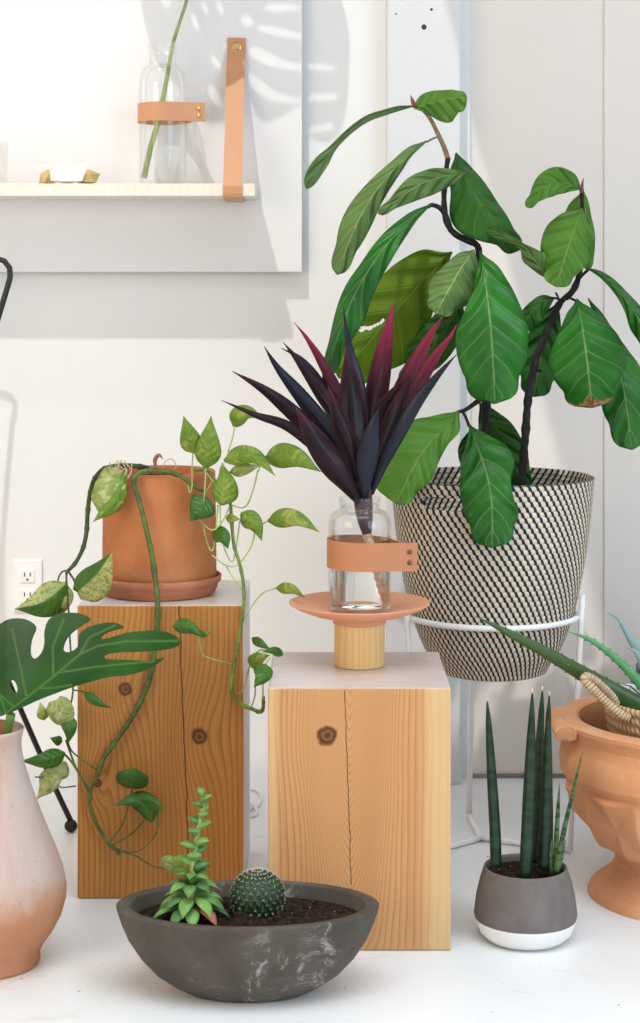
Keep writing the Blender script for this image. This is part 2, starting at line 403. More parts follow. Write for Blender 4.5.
MT['cactus'] = flat('cactus_skin', (.009, .034, .012), .5, nscale=30, var=.4)
MT['spine'] = flat('pale_spine', (.72, .66, .54), .6)
MT['cable'] = flat('white_cable', (.80, .80, .78), .5)

# ------------------------------------------------------------------ objects
def tag(o, label=None, cat=None, group=None, kind=None):
    if label: o['label'] = label
    if cat: o['category'] = cat
    if group: o['group'] = group
    if kind: o['kind'] = kind
    return o
def thing(name, label, cat, loc, group=None):
    o = bpy.data.objects.new(name, None); COL.objects.link(o)
    o.location = loc; o.empty_display_size = .02
    return tag(o, label, cat, group)
def root_loc(o):
    while o.parent is not None: o = o.parent
    return o.location.copy()
def obj(name, bm, mats, parent=None, loc=None, smooth=True, solid=0, sub=0, bevel=0, label=None, auto=None):
    """world-space mesh -> one object; loc is the origin of a top-level mesh"""
    off = root_loc(parent) if parent is not None else Vector(loc or (0, 0, 0))
    bmesh.ops.translate(bm, verts=bm.verts, vec=-off)
    if not solid: bmesh.ops.recalc_face_normals(bm, faces=bm.faces)
    me = bpy.data.meshes.new(name); bm.to_mesh(me); bm.free()
    for m in (mats if isinstance(mats, (list, tuple)) else [mats]): me.materials.append(m)
    if smooth:
        for p in me.polygons: p.use_smooth = True
    o = bpy.data.objects.new(name, me); COL.objects.link(o)
    if parent is not None: o.parent = parent
    else: o.location = off
    if bevel:
        b = o.modifiers.new('bevel', 'BEVEL'); b.width = bevel; b.segments = 2; b.limit_method = 'ANGLE'; b.angle_limit = .6
    if solid:
        s = o.modifiers.new('thickness', 'SOLIDIFY'); s.thickness = solid; s.offset = 0
    if sub:
        s = o.modifiers.new('smooth', 'SUBSURF'); s.levels = sub; s.render_levels = sub
    if auto:
        try: me.set_sharp_from_angle(angle=auto)
        except Exception: pass
    if label: o['label'] = label
    return o

def box(bm, x0, x1, y0, y1, z0, z1):
    r = bmesh.ops.create_cube(bm, size=1)
    for v in r['verts']:
        v.co = Vector(((x0 + x1) / 2 + v.co.x * (x1 - x0), (y0 + y1) / 2 + v.co.y * (y1 - y0), (z0 + z1) / 2 + v.co.z * (z1 - z0)))
    return r['verts']
def lathe(bm, prof, c, seg=64, sy=1.0, rfun=None, uvl=False, skip=None):
    rings = []
    uv = bm.loops.layers.uv.verify() if uvl else None
    for j, (r, z) in enumerate(prof):
        if r < 1e-6: rings.append([bm.verts.new((c[0], c[1], z))]); continue
        ring = []
        for i in range(seg):
            a = 2 * math.pi * i / seg
            rr = r + (rfun(a, j, r, z) if rfun else 0)
            ring.append(bm.verts.new((c[0] + rr * math.cos(a), c[1] + rr * math.sin(a) * sy, z)))
        rings.append(ring)
    for j in range(len(rings) - 1):
        a, b = rings[j], rings[j + 1]
        for i in range(seg):
            if skip and skip(i, j): continue
            k = (i + 1) % seg
            if len(a) == 1 and len(b) == 1: continue
            if len(a) == 1: f = bm.faces.new((a[0], b[k], b[i]))
            elif len(b) == 1: f = bm.faces.new((a[i], a[k], b[0]))
            else:
                f = bm.faces.new((a[i], a[k], b[k], b[i]))
                if uv:
                    us = ((i / seg), ((i + 1) / seg), ((i + 1) / seg), i / seg); vs = (uvl[j], uvl[j], uvl[j + 1], uvl[j + 1])
                    for lp, uu, vv in zip(f.loops, us, vs): lp[uv].uv = (uu, vv)
    return rings
def crom(pts, n):
    """Catmull-Rom through tuples, n+1 samples by chord length"""
    P = [Vector(p) for p in pts]
    if len(P) == 2: return [P[0].lerp(P[1], i / n) for i in range(n + 1)]
    d = [0]
    for a, b in zip(P, P[1:]): d.append(d[-1] + max((b - a).length, 1e-9))
    E = [P[0] * 2 - P[1]] + P + [P[-1] * 2 - P[-2]]
    out = []
    for i in range(n + 1):
        s = d[-1] * i / n; k = 0
        while k < len(P) - 2 and d[k + 1] < s: k += 1
        t = (s - d[k]) / (d[k + 1] - d[k])
        p0, p1, p2, p3 = E[k:k + 4]
        out.append(.5 * ((2 * p1) + (p2 - p0) * t + (2 * p0 - 5 * p1 + 4 * p2 - p3) * t * t + (3 * p1 - p0 - 3 * p2 + p3) * t ** 3))
    return out
def lerpl(vals, t):
    if not isinstance(vals, (list, tuple)): return vals
    if len(vals) == 1: return vals[0]
    x = t * (len(vals) - 1); i = min(int(x), len(vals) - 2); f = x - i
    p0 = vals[max(i - 1, 0)]; p1 = vals[i]; p2 = vals[i + 1]; p3 = vals[min(i + 2, len(vals) - 1)]
    return .5 * (2 * p1 + (p2 - p0) * f + (2 * p0 - 5 * p1 + 4 * p2 - p3) * f * f + (3 * p1 - p0 - 3 * p2 + p3) * f ** 3)
def tube(bm, pts, rad, n=None, seg=10, world=True, bumps=None, flat_y=None, uvs=False):
    """pts: (px,py,D) unless world; rad in metres, a number or a list"""
    P = [Vector(p) if world else W(*p) for p in pts]
    n = n or max(2, (len(P) - 1) * 6)
    C = crom(P, n) if len(P) > 2 else [P[0].lerp(P[1], i / n) for i in range(n + 1)]
    uv = bm.loops.layers.uv.verify() if uvs else None
    T = [(C[min(i + 1, n)] - C[max(i - 1, 0)]).normalized() for i in range(n + 1)]
    ref = Vector((0, 1, 0)) if abs(T[0].y) < .9 else Vector((1, 0, 0))
    u = (ref - T[0] * ref.dot(T[0])).normalized()
    rings = []
    for i in range(n + 1):
        u = (u - T[i] * u.dot(T[i])).normalized(); v = T[i].cross(u)
        r = max(lerpl(rad, i / n), 1e-5)
        if bumps: r *= bumps(i / n)
        ry = r * (flat_y or 1)
        rings.append([bm.verts.new(C[i] + u * (math.cos(2 * math.pi * k / seg) * ry) + v * (math.sin(2 * math.pi * k / seg) * r)) for k in range(seg)])
    for j in range(n):
        for k in range(seg):
            q = (k + 1) % seg
            f = bm.faces.new((rings[j][k], rings[j][q], rings[j + 1][q], rings[j + 1][k]))
            if uv:
                for lp, (a, b) in zip(f.loops, ((j / n, k / seg), (j / n, (k + 1) / seg), ((j + 1) / n, (k + 1) / seg), ((j + 1) / n, k / seg))): lp[uv].uv = (a, b)
    bm.faces.new(rings[0][::-1]); bm.faces.new(rings[-1])
    return bm
def ball(bm, c, r, u=16, v=10, sc=(1, 1, 1)):
    q = bmesh.ops.create_uvsphere(bm, u_segments=u, v_segments=v, radius=1)
    for w in q['verts']: w.co = Vector(c) + Vector((w.co.x * r * sc[0], w.co.y * r * sc[1], w.co.z * r * sc[2]))
def leaf(mid, wl, wr, tl=20, tr=20, n=22, m=5, cup=0., ripple=0, rk=3, seed=0, notch=0):
    """blade along mid [(px,py,D)]; half widths in picture pixels at even stations; tl/tr tilt of each half away from the eye in degrees"""
    bm = bmesh.new(); uv = bm.loops.layers.uv.verify()
    C = crom(mid, n)
    rows = []
    for i, c in enumerate(C):
        a, b = C[max(i - 1, 0)], C[min(i + 1, n)]
        d = Vector((b.x - a.x, b.y - a.y))
        if d.length < 1e-6: d = Vector((0, 1))
        d.normalize(); L = Vector((d.y, -d.x)); t = i / n
        row = []
        for k in range(-m, m + 1):
            s = k / m
            w = max(lerpl(wl if s < 0 else wr, t), .12)
            T = lerpl(tl if s < 0 else tr, t)
            wm = w * c.z / F; q = abs(s)
            off = L * (w * q * (1 if s < 0 else -1))
            dd = wm * q * math.tan(math.radians(T)) + cup * wm * q * q
            if ripple: dd += ripple * q * q * math.sin(rk * 2 * math.pi * t + seed + (0 if s < 0 else 1.7)) * min(1, w / 8)
            bx = -notch * q * math.exp(-t * 9) * w
            row.append(bm.verts.new(W(c.x + off.x + d.x * bx, c.y + off.y + d.y * bx, c.z + dd)))
        rows.append(row)
    for i in range(n):
        for k in range(2 * m):
            f = bm.faces.new((rows[i][k], rows[i][k + 1], rows[i + 1][k + 1], rows[i + 1][k]))
            for lp, (a, b) in zip(f.loops, ((i, k), (i, k + 1), (i + 1, k + 1), (i + 1, k))): lp[uv].uv = (a / n, b / (2 * m))
    return bm
HEART = [.10, .75, 1.0, .92, .72, .48, .22, .02]
def plain(w, shape): return [w * s for s in shape]

def inpoly(p, poly):
    x, y = p; c = False
    for i in range(len(poly)):
        (x1, y1), (x2, y2) = poly[i], poly[i - 1]
        if (y1 > y) != (y2 > y) and x < (x2 - x1) * (y - y1) / (y2 - y1) + x1: c = not c
    return c
def sheet(outline, holes, step, to3d, veins=(), vw=3.0):
    """fill an outline with holes by small triangles, then lift each point into space; u = closeness to a vein"""
    pts, edges = [], []
    for poly in [outline] + list(holes):
        s = len(pts); pts += [Vector(p) for p in poly]
        edges += [(s + i, s + (i + 1) % len(poly)) for i in range(len(poly))]
    xs = [p[0] for p in outline]; ys = [p[1] for p in outline]
    y = min(ys)
    while y < max(ys):
        x = min(xs) + (step / 2 if int(y / step) % 2 else 0)
        while x < max(xs):
            if inpoly((x, y), outline) and not any(inpoly((x, y), h) for h in holes): pts.append(Vector((x, y)))
            x += step
        y += step
    V, E, Fc, *_ = delaunay_2d_cdt(pts, edges, [], 0, 1e-4)
    bm = bmesh.new(); uv = bm.loops.layers.uv.verify()
    vs = [bm.verts.new(to3d(p.x, p.y)) for p in V]
    def vd(p):
        best = 9e9
        for ln in veins:
            for a, b in zip(ln, ln[1:]):
                a, b = Vector(a), Vector(b); d = b - a
                t = max(0, min(1, (p - a).dot(d) / max(d.length_squared, 1e-9)))
                best = min(best, (p - a - d * t).length)
        return max(0, 1 - best / vw)
    us = [vd(Vector((p.x, p.y))) for p in V]
    for f in Fc:
        c = sum((V[i] for i in f), Vector((0, 0))) / len(f)
        if not inpoly(c, outline) or any(inpoly(c, h) for h in holes): continue
        try: fa = bm.faces.new([vs[i] for i in f])
        except ValueError: continue
        for lp, i in zip(fa.loops, f): lp[uv].uv = (us[i], .5)
    bmesh.ops.delete(bm, geom=[v for v in bm.verts if not v.link_faces], context='VERTS')
    return bm
def smooth_poly(P, n=4):
    out = []; N = len(P)
    for i in range(N):
        p0, p1, p2, p3 = [Vector(P[(i + k) % N]) for k in (-1, 0, 1, 2)]
        for q in range(n):
            t = q / n
            v = .5 * ((2 * p1) + (p2 - p0) * t + (2 * p0 - 5 * p1 + 4 * p2 - p3) * t * t + (3 * p1 - p0 - 3 * p2 + p3) * t ** 3)
            out.append((v.x, v.y))
    return out
def ell(cx, cy, a, b, rot=0, n=10):
    r = math.radians(rot)
    return [(cx + a * math.cos(t) * math.cos(r) - b * math.sin(t) * math.sin(r), cy + a * math.cos(t) * math.sin(r) + b * math.sin(t) * math.cos(r)) for t in [2 * math.pi * k / n for k in range(n)]]

# ------------------------------------------------------------------ setting
WY = 4.08
def struct(name, bm, m, **kw): return tag(obj(name, bm, m, smooth=False, **kw), kind='structure')
b = bmesh.new(); box(b, -3, 3, -1.2, WY + .1, -.1, 0); struct('floor', b, MT['floor'])
b = bmesh.new(); box(b, -3, .34, WY, WY + .1, 0, 3.0); struct('wall_back', b, MT['wall'])
b = bmesh.new(); box(b, .34, 3, WY + .012, WY + .1, .008, 3.0); struct('wall_right', b, MT['wallr'])
b = bmesh.new(); box(b, .645, 3, WY + .007, WY + .012, .008, 3.0); struct('wall_right_projection', b, MT['wallr'], bevel=.002)
b = bmesh.new(); box(b, .28, 3, WY + .004, WY + .0119, 0, .0085); struct('gap_shade_strip_1', b, MT['gap'])  # solid dark strip drawing the shade of the gap below the wall
b = bmesh.new(); x0, x1 = W(387, 0, 4.03).x, W(460.5, 0, 4.03).x
box(b, x0, x1, 4.03, WY, 0, 3.0)
post = struct('wall_post', b, MT['post'], bevel=.004)
for (px, py, r) in ((424, 27, .006), (431.5, 9.5, .003), (396, 14, .002)):
    b = bmesh.new(); c = W(px, py, 4.0295)
    prof = [(0, 0), (r * .9, 0), (r, .0008), (r * .5, .0004), (0, .0003)]
    lathe(b, prof, (0, 0), 14)
    for v in b.verts: v.co = Vector((c.x + v.co.x, 4.0303 - v.co.z, c.z + v.co.y))
    o = obj('screw_hole', b, MT['hole'], post)
# ceiling with a skylight well over the left wall
HZ = 3.0; SX0, SX1, SY0, SY1 = -2.2, -.035, 2.28, 3.55
b = bmesh.new()
box(b, -3, 3, -1.2, SY0, HZ, HZ + .08); box(b, -3, 3, SY1, WY + .1, HZ, HZ + .08)
box(b, -3, SX0, SY0, SY1, HZ, HZ + .08); box(b, SX1, 3, SY0, SY1, HZ, HZ + .08)
struct('ceiling', b, MT['ceil'])

# wall outlet
b = bmesh.new(); c = W(28, 585, WY)
wth, hth = 14.5 * WY / F, 26 * WY / F
t = thing('wall_outlet', 'white duplex power outlet low on the wall behind the trailing pothos', 'outlet', c)
box(b, c.x - wth, c.x + wth, WY - .006, WY, c.z - hth, c.z + hth); obj('cover_plate', b, MT['plastic'], t, smooth=False, bevel=.003)
for dz in (.0215, -.0235):
    b = bmesh.new(); box(b, c.x - .0165, c.x + .0165, WY - .0085, WY - .005, c.z + dz - .0155, c.z + dz + .0155)
    s = obj('socket', b, MT['plastic'], t, smooth=False, bevel=.004)
    b = bmesh.new()
    for q in (-1, 1): box(b, c.x + q * .0065 - .0012, c.x + q * .0065 + .0012, WY - .0089, WY - .0084, c.z + dz - .001, c.z + dz + .008)
    box(b, c.x - .0022, c.x + .0022, WY - .0089, WY - .0084, c.z + dz - .0105, c.z + dz - .0055)
    obj('slots', b, MT['slot'], s, smooth=False)

# display panel
PD = 4.043
b = bmesh.new(); box(b, -1.9, W(302, 0, PD).x, PD, PD + .018, W(0, 272, PD).z, 2.25)
box(b, -1.85, -1.80, PD + .018, WY - .0015, 1.3, 2.2); box(b, -.30, -.25, PD + .018, WY - .0015, 1.3, 2.2)
obj('mounted_panel', b, MT['panel'], loc=(-.9, PD + .018, W(0, 272, PD).z), smooth=False, bevel=.0015)
tag(bpy.data.objects['mounted_panel'], 'large white board mounted off the wall behind the hanging shelf', 'panel')

# hanging shelf
SF = 3.895; zb, zt = W(0, 196, SF).z, W(0, 183.5, SF).z
sx1 = W(255, 0, SF).x
t = thing('hanging_shelf', 'pale wooden shelf hung from the white board by a tan leather strap', 'shelf', (-.8, SF, zb))
b = bmesh.new(); box(b, -1.7, sx1, SF, PD - .001, zb, zt); obj('board', b, MT['shelf'], t, smooth=False, bevel=.0012)
def ribbon(bm, path, half, thick, side=Vector((1, 0, 0))):
    C = path; n = len(C); A = []
    for i in range(n):
        T = (C[min(i + 1, n - 1)] - C[max(i - 1, 0)]).normalized(); N = T.cross(side).normalized()
        A.append([bm.verts.new(C[i] + side * (sx * half) + N * (sn * thick / 2)) for sx, sn in ((-1, -1), (1, -1), (1, 1), (-1, 1))])
    for i in range(n - 1):
        for k in range(4):
            q = (k + 1) % 4; bm.faces.new((A[i][k], A[i][q], A[i + 1][q], A[i + 1][k]))
    bm.faces.new(A[0][::-1]); bm.faces.new(A[-1])
for px in (236.5, -420):
    top = W(px, 38, PD - .003); nr = W(px - 4, 186, SF - .003)
    path = [top, W(px, 52, PD - .006), W(px - 1, 75, PD - .022)]
    path += [W(px - 1.2, 80, PD - .026).lerp(nr, k / 6) for k in range(1, 6)] + [nr, Vector((nr.x, SF - .003, zb + .004)), Vector((nr.x, SF - .001, zb - .002)), Vector((nr.x, SF + .004, zb - .0035)), Vector((nr.x, PD - .02, zb - .0035)), Vector((nr.x, PD - .003, zb - .0035))]
    b = bmesh.new(); ribbon(b, path, .0205, .003); st = obj('strap', b, MT['strap'], t, smooth=False)
    c = W(px, 47, PD - .006); b = bmesh.new()
    lathe(b, [(0, .0), (.0105, 0), (.0105, .002), (.0085, .003), (.0085, .0075), (.0065, .0095), (0, .010)], (0, 0), 24)
    for v in b.verts: v.co = Vector((c.x + v.co.x, c.y - v.co.z, c.z + v.co.y))
    obj('screw', b, MT['brass'], st, auto=.6)

def bottle(name, label, c, r, h, hn, rn, wall=.0024, zs=.70, lip=True):
    t = thing(name, label, 'bottle', c, 'leather banded glass bottles')
    x, y, z = c; b = bmesh.new()
    out = [(0, z), (r * .9, z), (r * .97, z + .002), (r, z + .007), (r, z + h * zs)]
    for k in range(1, 9):
        a = k / 8 * math.pi / 2
        out.append((rn + (r - rn) * (math.cos(a) ** .8), z + h * zs + (hn - h * zs) * math.sin(a) ** .9))
    out += [(rn, z + h * .955), (rn * 1.06, z + h * .96), (rn * 1.06, z + h * .99), (rn * 1.02, z + h)]
    inn = [(max(q - wall, 0), w) for q, w in out[4:]][::-1]
    inn[0] = (rn * .97 , z + h)
    inn += [(r - wall, z + .012), (r * .9, z + .006), (0, z + .005)]
    lathe(b, out + inn, (x, y), 56)
    obj('glass_body', b, MT['glass'], t)
    return t
def band(t, c, r, zc, hh, tab, tilt=0, mat='leather'):
    """leather strip round the bottle, its ends riveted into a flat tab at the right"""
    b = bmesh.new(); P = []
    n = 44; a0 = -1.05
    for k in range(n + 1):
        a = a0 - (2 * math.pi - 1.35) * k / n
        P.append(Vector((c[0] + (r + .0018) * math.cos(a), c[1] + (r + .0018) * math.sin(a), zc)))
    e0, e1 = P[0], P[-1]
    d = Vector((1, .30, 0)).normalized()
    e = P[0] + d * ((tab - (P[0].x - c[0])) / d.x)
    path = [e, P[0].lerp(e, .45)] + P + [P[0].lerp(e, .62) + Vector((0, .0045, 0)), e + Vector((0, .0032, 0))]
    A = []
    for i in range(len(path)):
        T = (path[min(i + 1, len(path) - 1)] - path[max(i - 1, 0)]); T.z = 0; T.normalize(); N = Vector((T.y, -T.x, 0))
        dz = (path[i].x - c[0]) * tilt
        A.append([b.verts.new(path[i] + N * (sn * .0011) + Vector((0, 0, sz * hh + dz))) for sn, sz in ((-1, -1), (1, -1), (1, 1), (-1, 1))])
    for i in range(len(A) - 1):
        for k in range(4):
            q = (k + 1) % 4; b.faces.new((A[i][k], A[i][q], A[i + 1][q], A[i + 1][k]))
    b.faces.new(A[0][::-1]); b.faces.new(A[-1])
    o = obj('leather_band', b, MT[mat], t, auto=.7)
    for q in (-1, 1):
        p = path[0] + d * (-.014) + Vector((0, -.0016, 0)); b = bmesh.new()
        lathe(b, [(0, 0), (.0042, 0), (.0042, .001), (.003, .0022), (0, .0027)], (0, 0), 14)
        zz = zc + q * hh * .38 + (p.x - c[0]) * tilt
        for v in b.verts: v.co = Vector((p.x + v.co.x, p.y - .0008 - v.co.z, zz + v.co.y))
        obj('rivet', b, MT['rivet' if mat == 'leather' else 'brass'], o)
def water(t, c, r, z0, z1, m):
    b = bmesh.new(); lathe(b, [(0, z0), (r * .96, z0), (r, z0 + .004), (r, z1 - .002), (r * .99, z1), (0, z1)], (c[0], c[1]), 56)
    return obj('water', b, m, t)
# bottle on the shelf
BD = 3.965; c = W(163, 0, BD); c.z = zt + .0004
t = bottle('glass_bottle', 'clear glass bottle with tan leather band standing on the hanging shelf', c, 24 * BD / F, .312, .262, 14 * BD / F, zs=.68)
band(t, c, 24 * BD / F, W(0, 113.5, BD).z, 9.3 * BD / F, 43 * BD / F, 0, 'strap')
# cut monstera stalk and leaf above the frame
dv = Vector((.43, 1.0, -1.7)).normalized()
t = thing('monstera_cutting', 'long green monstera stalk leaning in the glass bottle on the hanging shelf', 'cut stem', W(143, 180, BD))
pc = W(250, 15, PD) - dv * .40
b = bmesh.new()
tube(b, [W(144, 178, BD - .005), W(150, 150, BD), W(158, 122, BD), W(165.5, 85, BD), W(170.5, 58, BD), W(173.8, 41, BD), W(181, 18, BD - .006), W(186, 3, BD - .01), W(187, -12, BD - .012), W(184, -40, BD - .02), pc + (W(185, -30, PD) - W(250, 15, PD))], [.0065, .0062, .0046, .0038, .0034, .0034, .0032, .003], 60, 10)
st = obj('stalk', b, MT['stemlight'], t)
nrm = (-dv + Vector((.0, .12, .1))).normalized()
def up(px, py):
    P = W(px, py, PD); tt = (P - pc).dot(nrm) / dv.dot(nrm)
    q = P - dv * tt
    r = ((px - 235) / 100) ** 2 + ((py - 0) / 110) ** 2
    return q - nrm * .012 * r
out = smooth_poly([(132, -95), (137, -40), (141, 2), (149, 40), (160, 66), (176, 84), (190, 108), (214, 122), (238, 113), (249, 99), (260, 119), (280, 116), (298, 104), (318, 112), (335, 95), (342, 40), (338, -20), (305, -85), (230, -118), (170, -112)])
hol = [smooth_poly(h, 3) for h in (
    [(256, 28), (268, 25), (298, 32), (326, 34), (326, 39), (298, 38), (268, 34)],
    [(249, 50), (258, 47), (285, 60), (305, 63), (328, 62), (328, 68), (300, 69), (272, 66), (254, 58)],
    [(245, 71), (255, 75), (275, 90), (300, 96), (324, 91), (324, 97), (298, 102), (268, 98), (250, 84)],
    [(266, 5), (285, 3), (302, 7), (285, 11), (268, 11)])]
hol += [ell(247, 21, 7, 5, 30), ell(220, 8, 3, 7, -15), ell(205, 8, 2.6, 7, -15), ell(195, 22, 2.6, 9, -20), ell(166, 2, 6, 4, 40), ell(216, 62, 3, 8, -35), ell(214, 94, 5, 11, -25), ell(226, 46, 3, 3)]
b = sheet(out, hol, 9, up, [[(185, -30), (250, -10), (330, 20)]], 4)
obj('leaf', b, MT['monstera'], t, solid=.0012)
# tumbler at the frame's edge and small ornaments
c = W(-15, 0, 3.96); c.z = zt + .0004
t = thing('glass_tumbler', 'clear glass tumbler on the hanging shelf at the far end from the strap', 'tumbler', c)
b = bmesh.new(); r = .051; z = c.z; lathe(b, [(0, z), (r * .9, z), (r * .94, z + .004), (r, z + .095), (r - .0025, z + .095), (r * .9 - .002, z + .008), (0, z + .007)], c, 40)
obj('glass_body', b, MT['glass'], t)
def nugget(name, label, cat, px, D, r, sc, m, seed):
    random.seed(seed); b = bmesh.new(); bmesh.ops.create_icosphere(b, subdivisions=1, radius=r)
    for v in b.verts: v.co *= random.uniform(.82, 1.12)
    for v in b.verts: v.co = Vector((v.co.x * sc[0], v.co.y * sc[1], v.co.z * sc[2]))
    lo = min(v.co.z for v in b.verts); lo2 = lo * .72
    c = W(px, 0, D); c.z = zt + .0005
    for v in b.verts: v.co = Vector((c.x + v.co.x, c.y + v.co.y, c.z + max(v.co.z, lo2) - lo2))
    tag(obj(name, b, m, loc=c, smooth=False), label, cat, 'golden ornaments on the shelf' if cat == 'ornament' else None)
nugget('brass_ornament', 'golden faceted ornament on the shelf between the white stone and the bottle', 'ornament', 88, 3.95, .027, (1.0, .9, .80), MT['brass'], 3)
nugget('brass_ornament', 'smaller golden ornament on the shelf between the glass tumbler and the white stone', 'ornament', 48, 3.985, .026, (.8, .9, .9), MT['brass'], 5)
nugget('white_stone', 'white faceted stone between two golden ornaments on the hanging shelf', 'stone', 67, 3.93, .036, (1.3, .62, .78), MT['stone'], 12)

# butterfly chair frame, mostly beyond the frame
fo = W(71, 823, 3.67); fo.z = .010
t = thing('wire_chair', 'black bent-rod metal chair showing one leg and the top of its back behind the vase', 'chair', (fo.x - .35, fo.y, 0))
b = bmesh.new()
tp = [(-62, 520, 3.62), (-26, 400, 3.55), (-4, 325, 3.51), (6, 292, 3.50), (10.5, 274, 3.50), (7, 263.5, 3.50), (-3, 258.5, 3.50), (-20, 262, 3.50), (-60, 330, 3.52), (-120, 470, 3.6)]
tube(b, [W(*p) for p in tp], .0058, 60, 10); obj('back_frame', b, MT['black_metal'], t)
b = bmesh.new()
tp = [(-120, 470, 3.6), (-78, 400, 3.80), (-46, 300, 3.88), (-34, 270, 3.90), (-38, 261, 3.90), (-48, 258, 3.90), (-58, 264, 3.90), (-90, 350, 3.85), (-128, 480, 3.7), (-160, 560, 3.6)]
tube(b, [W(*p) for p in tp], .0058, 60, 10); obj('back_frame', b, MT['black_metal'], t)
b = bmesh.new(); tube(b, [fo + Vector((0, 0, .012)), W(45, 765, 3.67), W(-62, 520, 3.62)], .0058, 14, 10); tube(b, [W(-160, 560, 3.6), W(-190, 640, 3.5), Vector((W(-230, 0, 3.3).x, 3.3, .02))], .0058, 14, 10)
tube(b, [W(-62, 520, 3.62), W(-120, 470, 3.6)], .0058, 4, 10)
obj('leg', b, MT['black_metal'], t)
b = bmesh.new(); ball(b, fo + Vector((0, 0, .003)), .0135, 16, 10, (1, 1, .95)); obj('rubber_foot', b, MT['rubber'], t)

# cable behind the stumps
b = bmesh.new(); zf = .0035
def fl(px, py): D = CAMH * F / (py - HY); return Vector(((px - CX) / F * D, D, zf))
tube(b, [fl(236, 792), fl(248, 791), fl(257, 792), fl(261, 799), fl(258, 807), fl(251, 810), fl(248, 815), fl(253, 818), fl(257, 814), fl(253, 809) + Vector((0, 0, .006)), fl(240, 806)], .0028, 70, 8)
tag(obj('cable', b, MT['cable'], loc=fl(250, 805)), 'thin white cable looped on the floor between the two wooden stumps', 'cable')

# ------------------------------------------------------------------ stumps
def stump(name, label, x0, x1, y0, y1, h, mats, side=False):
    b = bmesh.new(); box(b, x0, x1, y0, y1, 0.0005, h)
    if side:
        for f in b.faces:
            f.normal_update()
            if f.normal.x > .9: f.material_index = 1
    return tag(obj(name, b, mats, loc=((x0 + x1) / 2, (y0 + y1) / 2, 0), smooth=False, bevel=.003), label, 'stump', 'square timber stumps')
LD, RD = 3.26, 3.0
lz, rz = W(0, 605.5, LD).z, W(0, 688, RD).z
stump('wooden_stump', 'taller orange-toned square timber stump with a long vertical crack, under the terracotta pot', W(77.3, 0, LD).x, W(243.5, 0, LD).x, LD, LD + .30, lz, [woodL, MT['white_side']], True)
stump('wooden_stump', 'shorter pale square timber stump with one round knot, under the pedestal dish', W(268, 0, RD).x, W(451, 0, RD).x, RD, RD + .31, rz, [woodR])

# ------------------------------------------------------------------ pothos in terracotta pot
PC = Vector((W(159.5, 0, 3.40).x, 3.40, lz)); k = 3.40 / F
t = thing('plant_saucer', 'round terracotta saucer under the pothos pot on the taller stump', 'saucer', PC)
b = bmesh.new(); z = lz + .0005
lathe(b, [(0, z), (53 * k, z), (55.5 * k, z + .003), (59 * k, z + .021), (61.5 * k, z + .024), (62 * k, z + .034), (60.5 * k, z + .036), (59.3 * k, z + .033), (58 * k, z + .012), (56 * k, z + .0095), (0, z + .0095)], PC, 72)
obj('saucer', b, MT['saucer'], None, loc=PC)
_s = bpy.data.objects['saucer']; COL.objects.unlink(_s); bpy.data.objects.remove(t); COL.objects.link(_s)
_s.name = 'plant_saucer'; tag(_s, 'round terracotta saucer under the pothos pot on the taller stump', 'saucer')
POT = Vector((PC.x, PC.y, lz + .011)); zr = W(0, 470, 3.40).z
t = thing('potted_pothos', 'trailing variegated pothos in a plain terracotta pot on the taller stump', 'potted plant', POT)
b = bmesh.new(); z = POT.z
lathe(b, [(0, z), (55 * k, z), (57 * k, z + .004), (56.8 * k, z + .09), (55.8 * k, zr - .012), (55.6 * k, zr - .002), (54.6 * k, zr), (51 * k, zr), (50.2 * k, zr - .003), (50 * k, z + .05), (0, z + .05)], PC, 72)
obj('pot', b, MT['terra'], t)
def soil(name, c, r, z, parent, sy=1, amp=.006, rings=9, seg=48, dome=.004, under=.02):
    b = bmesh.new(); prof = [(r * j / rings, z) for j in range(rings + 1)]
    lathe(b, prof + [(r * .98, z - under), (0, z - under)], (c[0], c[1]), seg, sy)
    for v in b.verts:
        if v.co.z > z - under / 2:
            d = math.hypot(v.co.x - c[0], (v.co.y - c[1]) / sy) / r
            if d < .97: v.co.z += amp * noise.noise(v.co * 60) * (1 - d ** 6) + dome * (1 - d * d)
    return obj(name, b, MT['soil'], parent)
soil('soil', PC, 49.3 * k, zr - .016, t)
def vine(name, pts, rad, m, nodes=0, seg=8):
    b = bmesh.new()
    nb = (lambda q: 1 + .28 * math.exp(-(((q * nodes) % 1 - .5) / .10) ** 2)) if nodes else None
    tube(b, [W(*p) for p in pts], rad, max(12, len(pts) * 9), seg, bumps=nb)
    return b
def petiole(b, pts, r=.0016): tube(b, [W(*p) for p in pts], r, max(6, len(pts) * 4), 6)
def pleaf(parent, base, tip, w, m, bendpx=0, D=None, tl=25, tr=25, sh=HEART, w2=None, cup=.15, ripple=.0015, dtip=None, midD=None, notch=.25, seed=0):
    D0 = base[2]; D1 = tip[2] if len(tip) > 2 else D0 - .01
    mx, my = (base[0] + tip[0]) / 2, (base[1] + tip[1]) / 2
    dx, dy = tip[0] - base[0], tip[1] - base[1]; ln = math.hypot(dx, dy)
    mx += dy / ln * bendpx; my += -dx / ln * bendpx
    mid = [base, (mx, my, (D0 + D1) / 2 - .012), (tip[0], tip[1], D1)]
    b = leaf(mid, plain(w, sh), plain(w2 if w2 is not None else w, sh), tl, tr, 18, 4, cup, ripple, 2.3, seed, notch)
    return obj('leaf', b, MT[m], parent, solid=.0008)
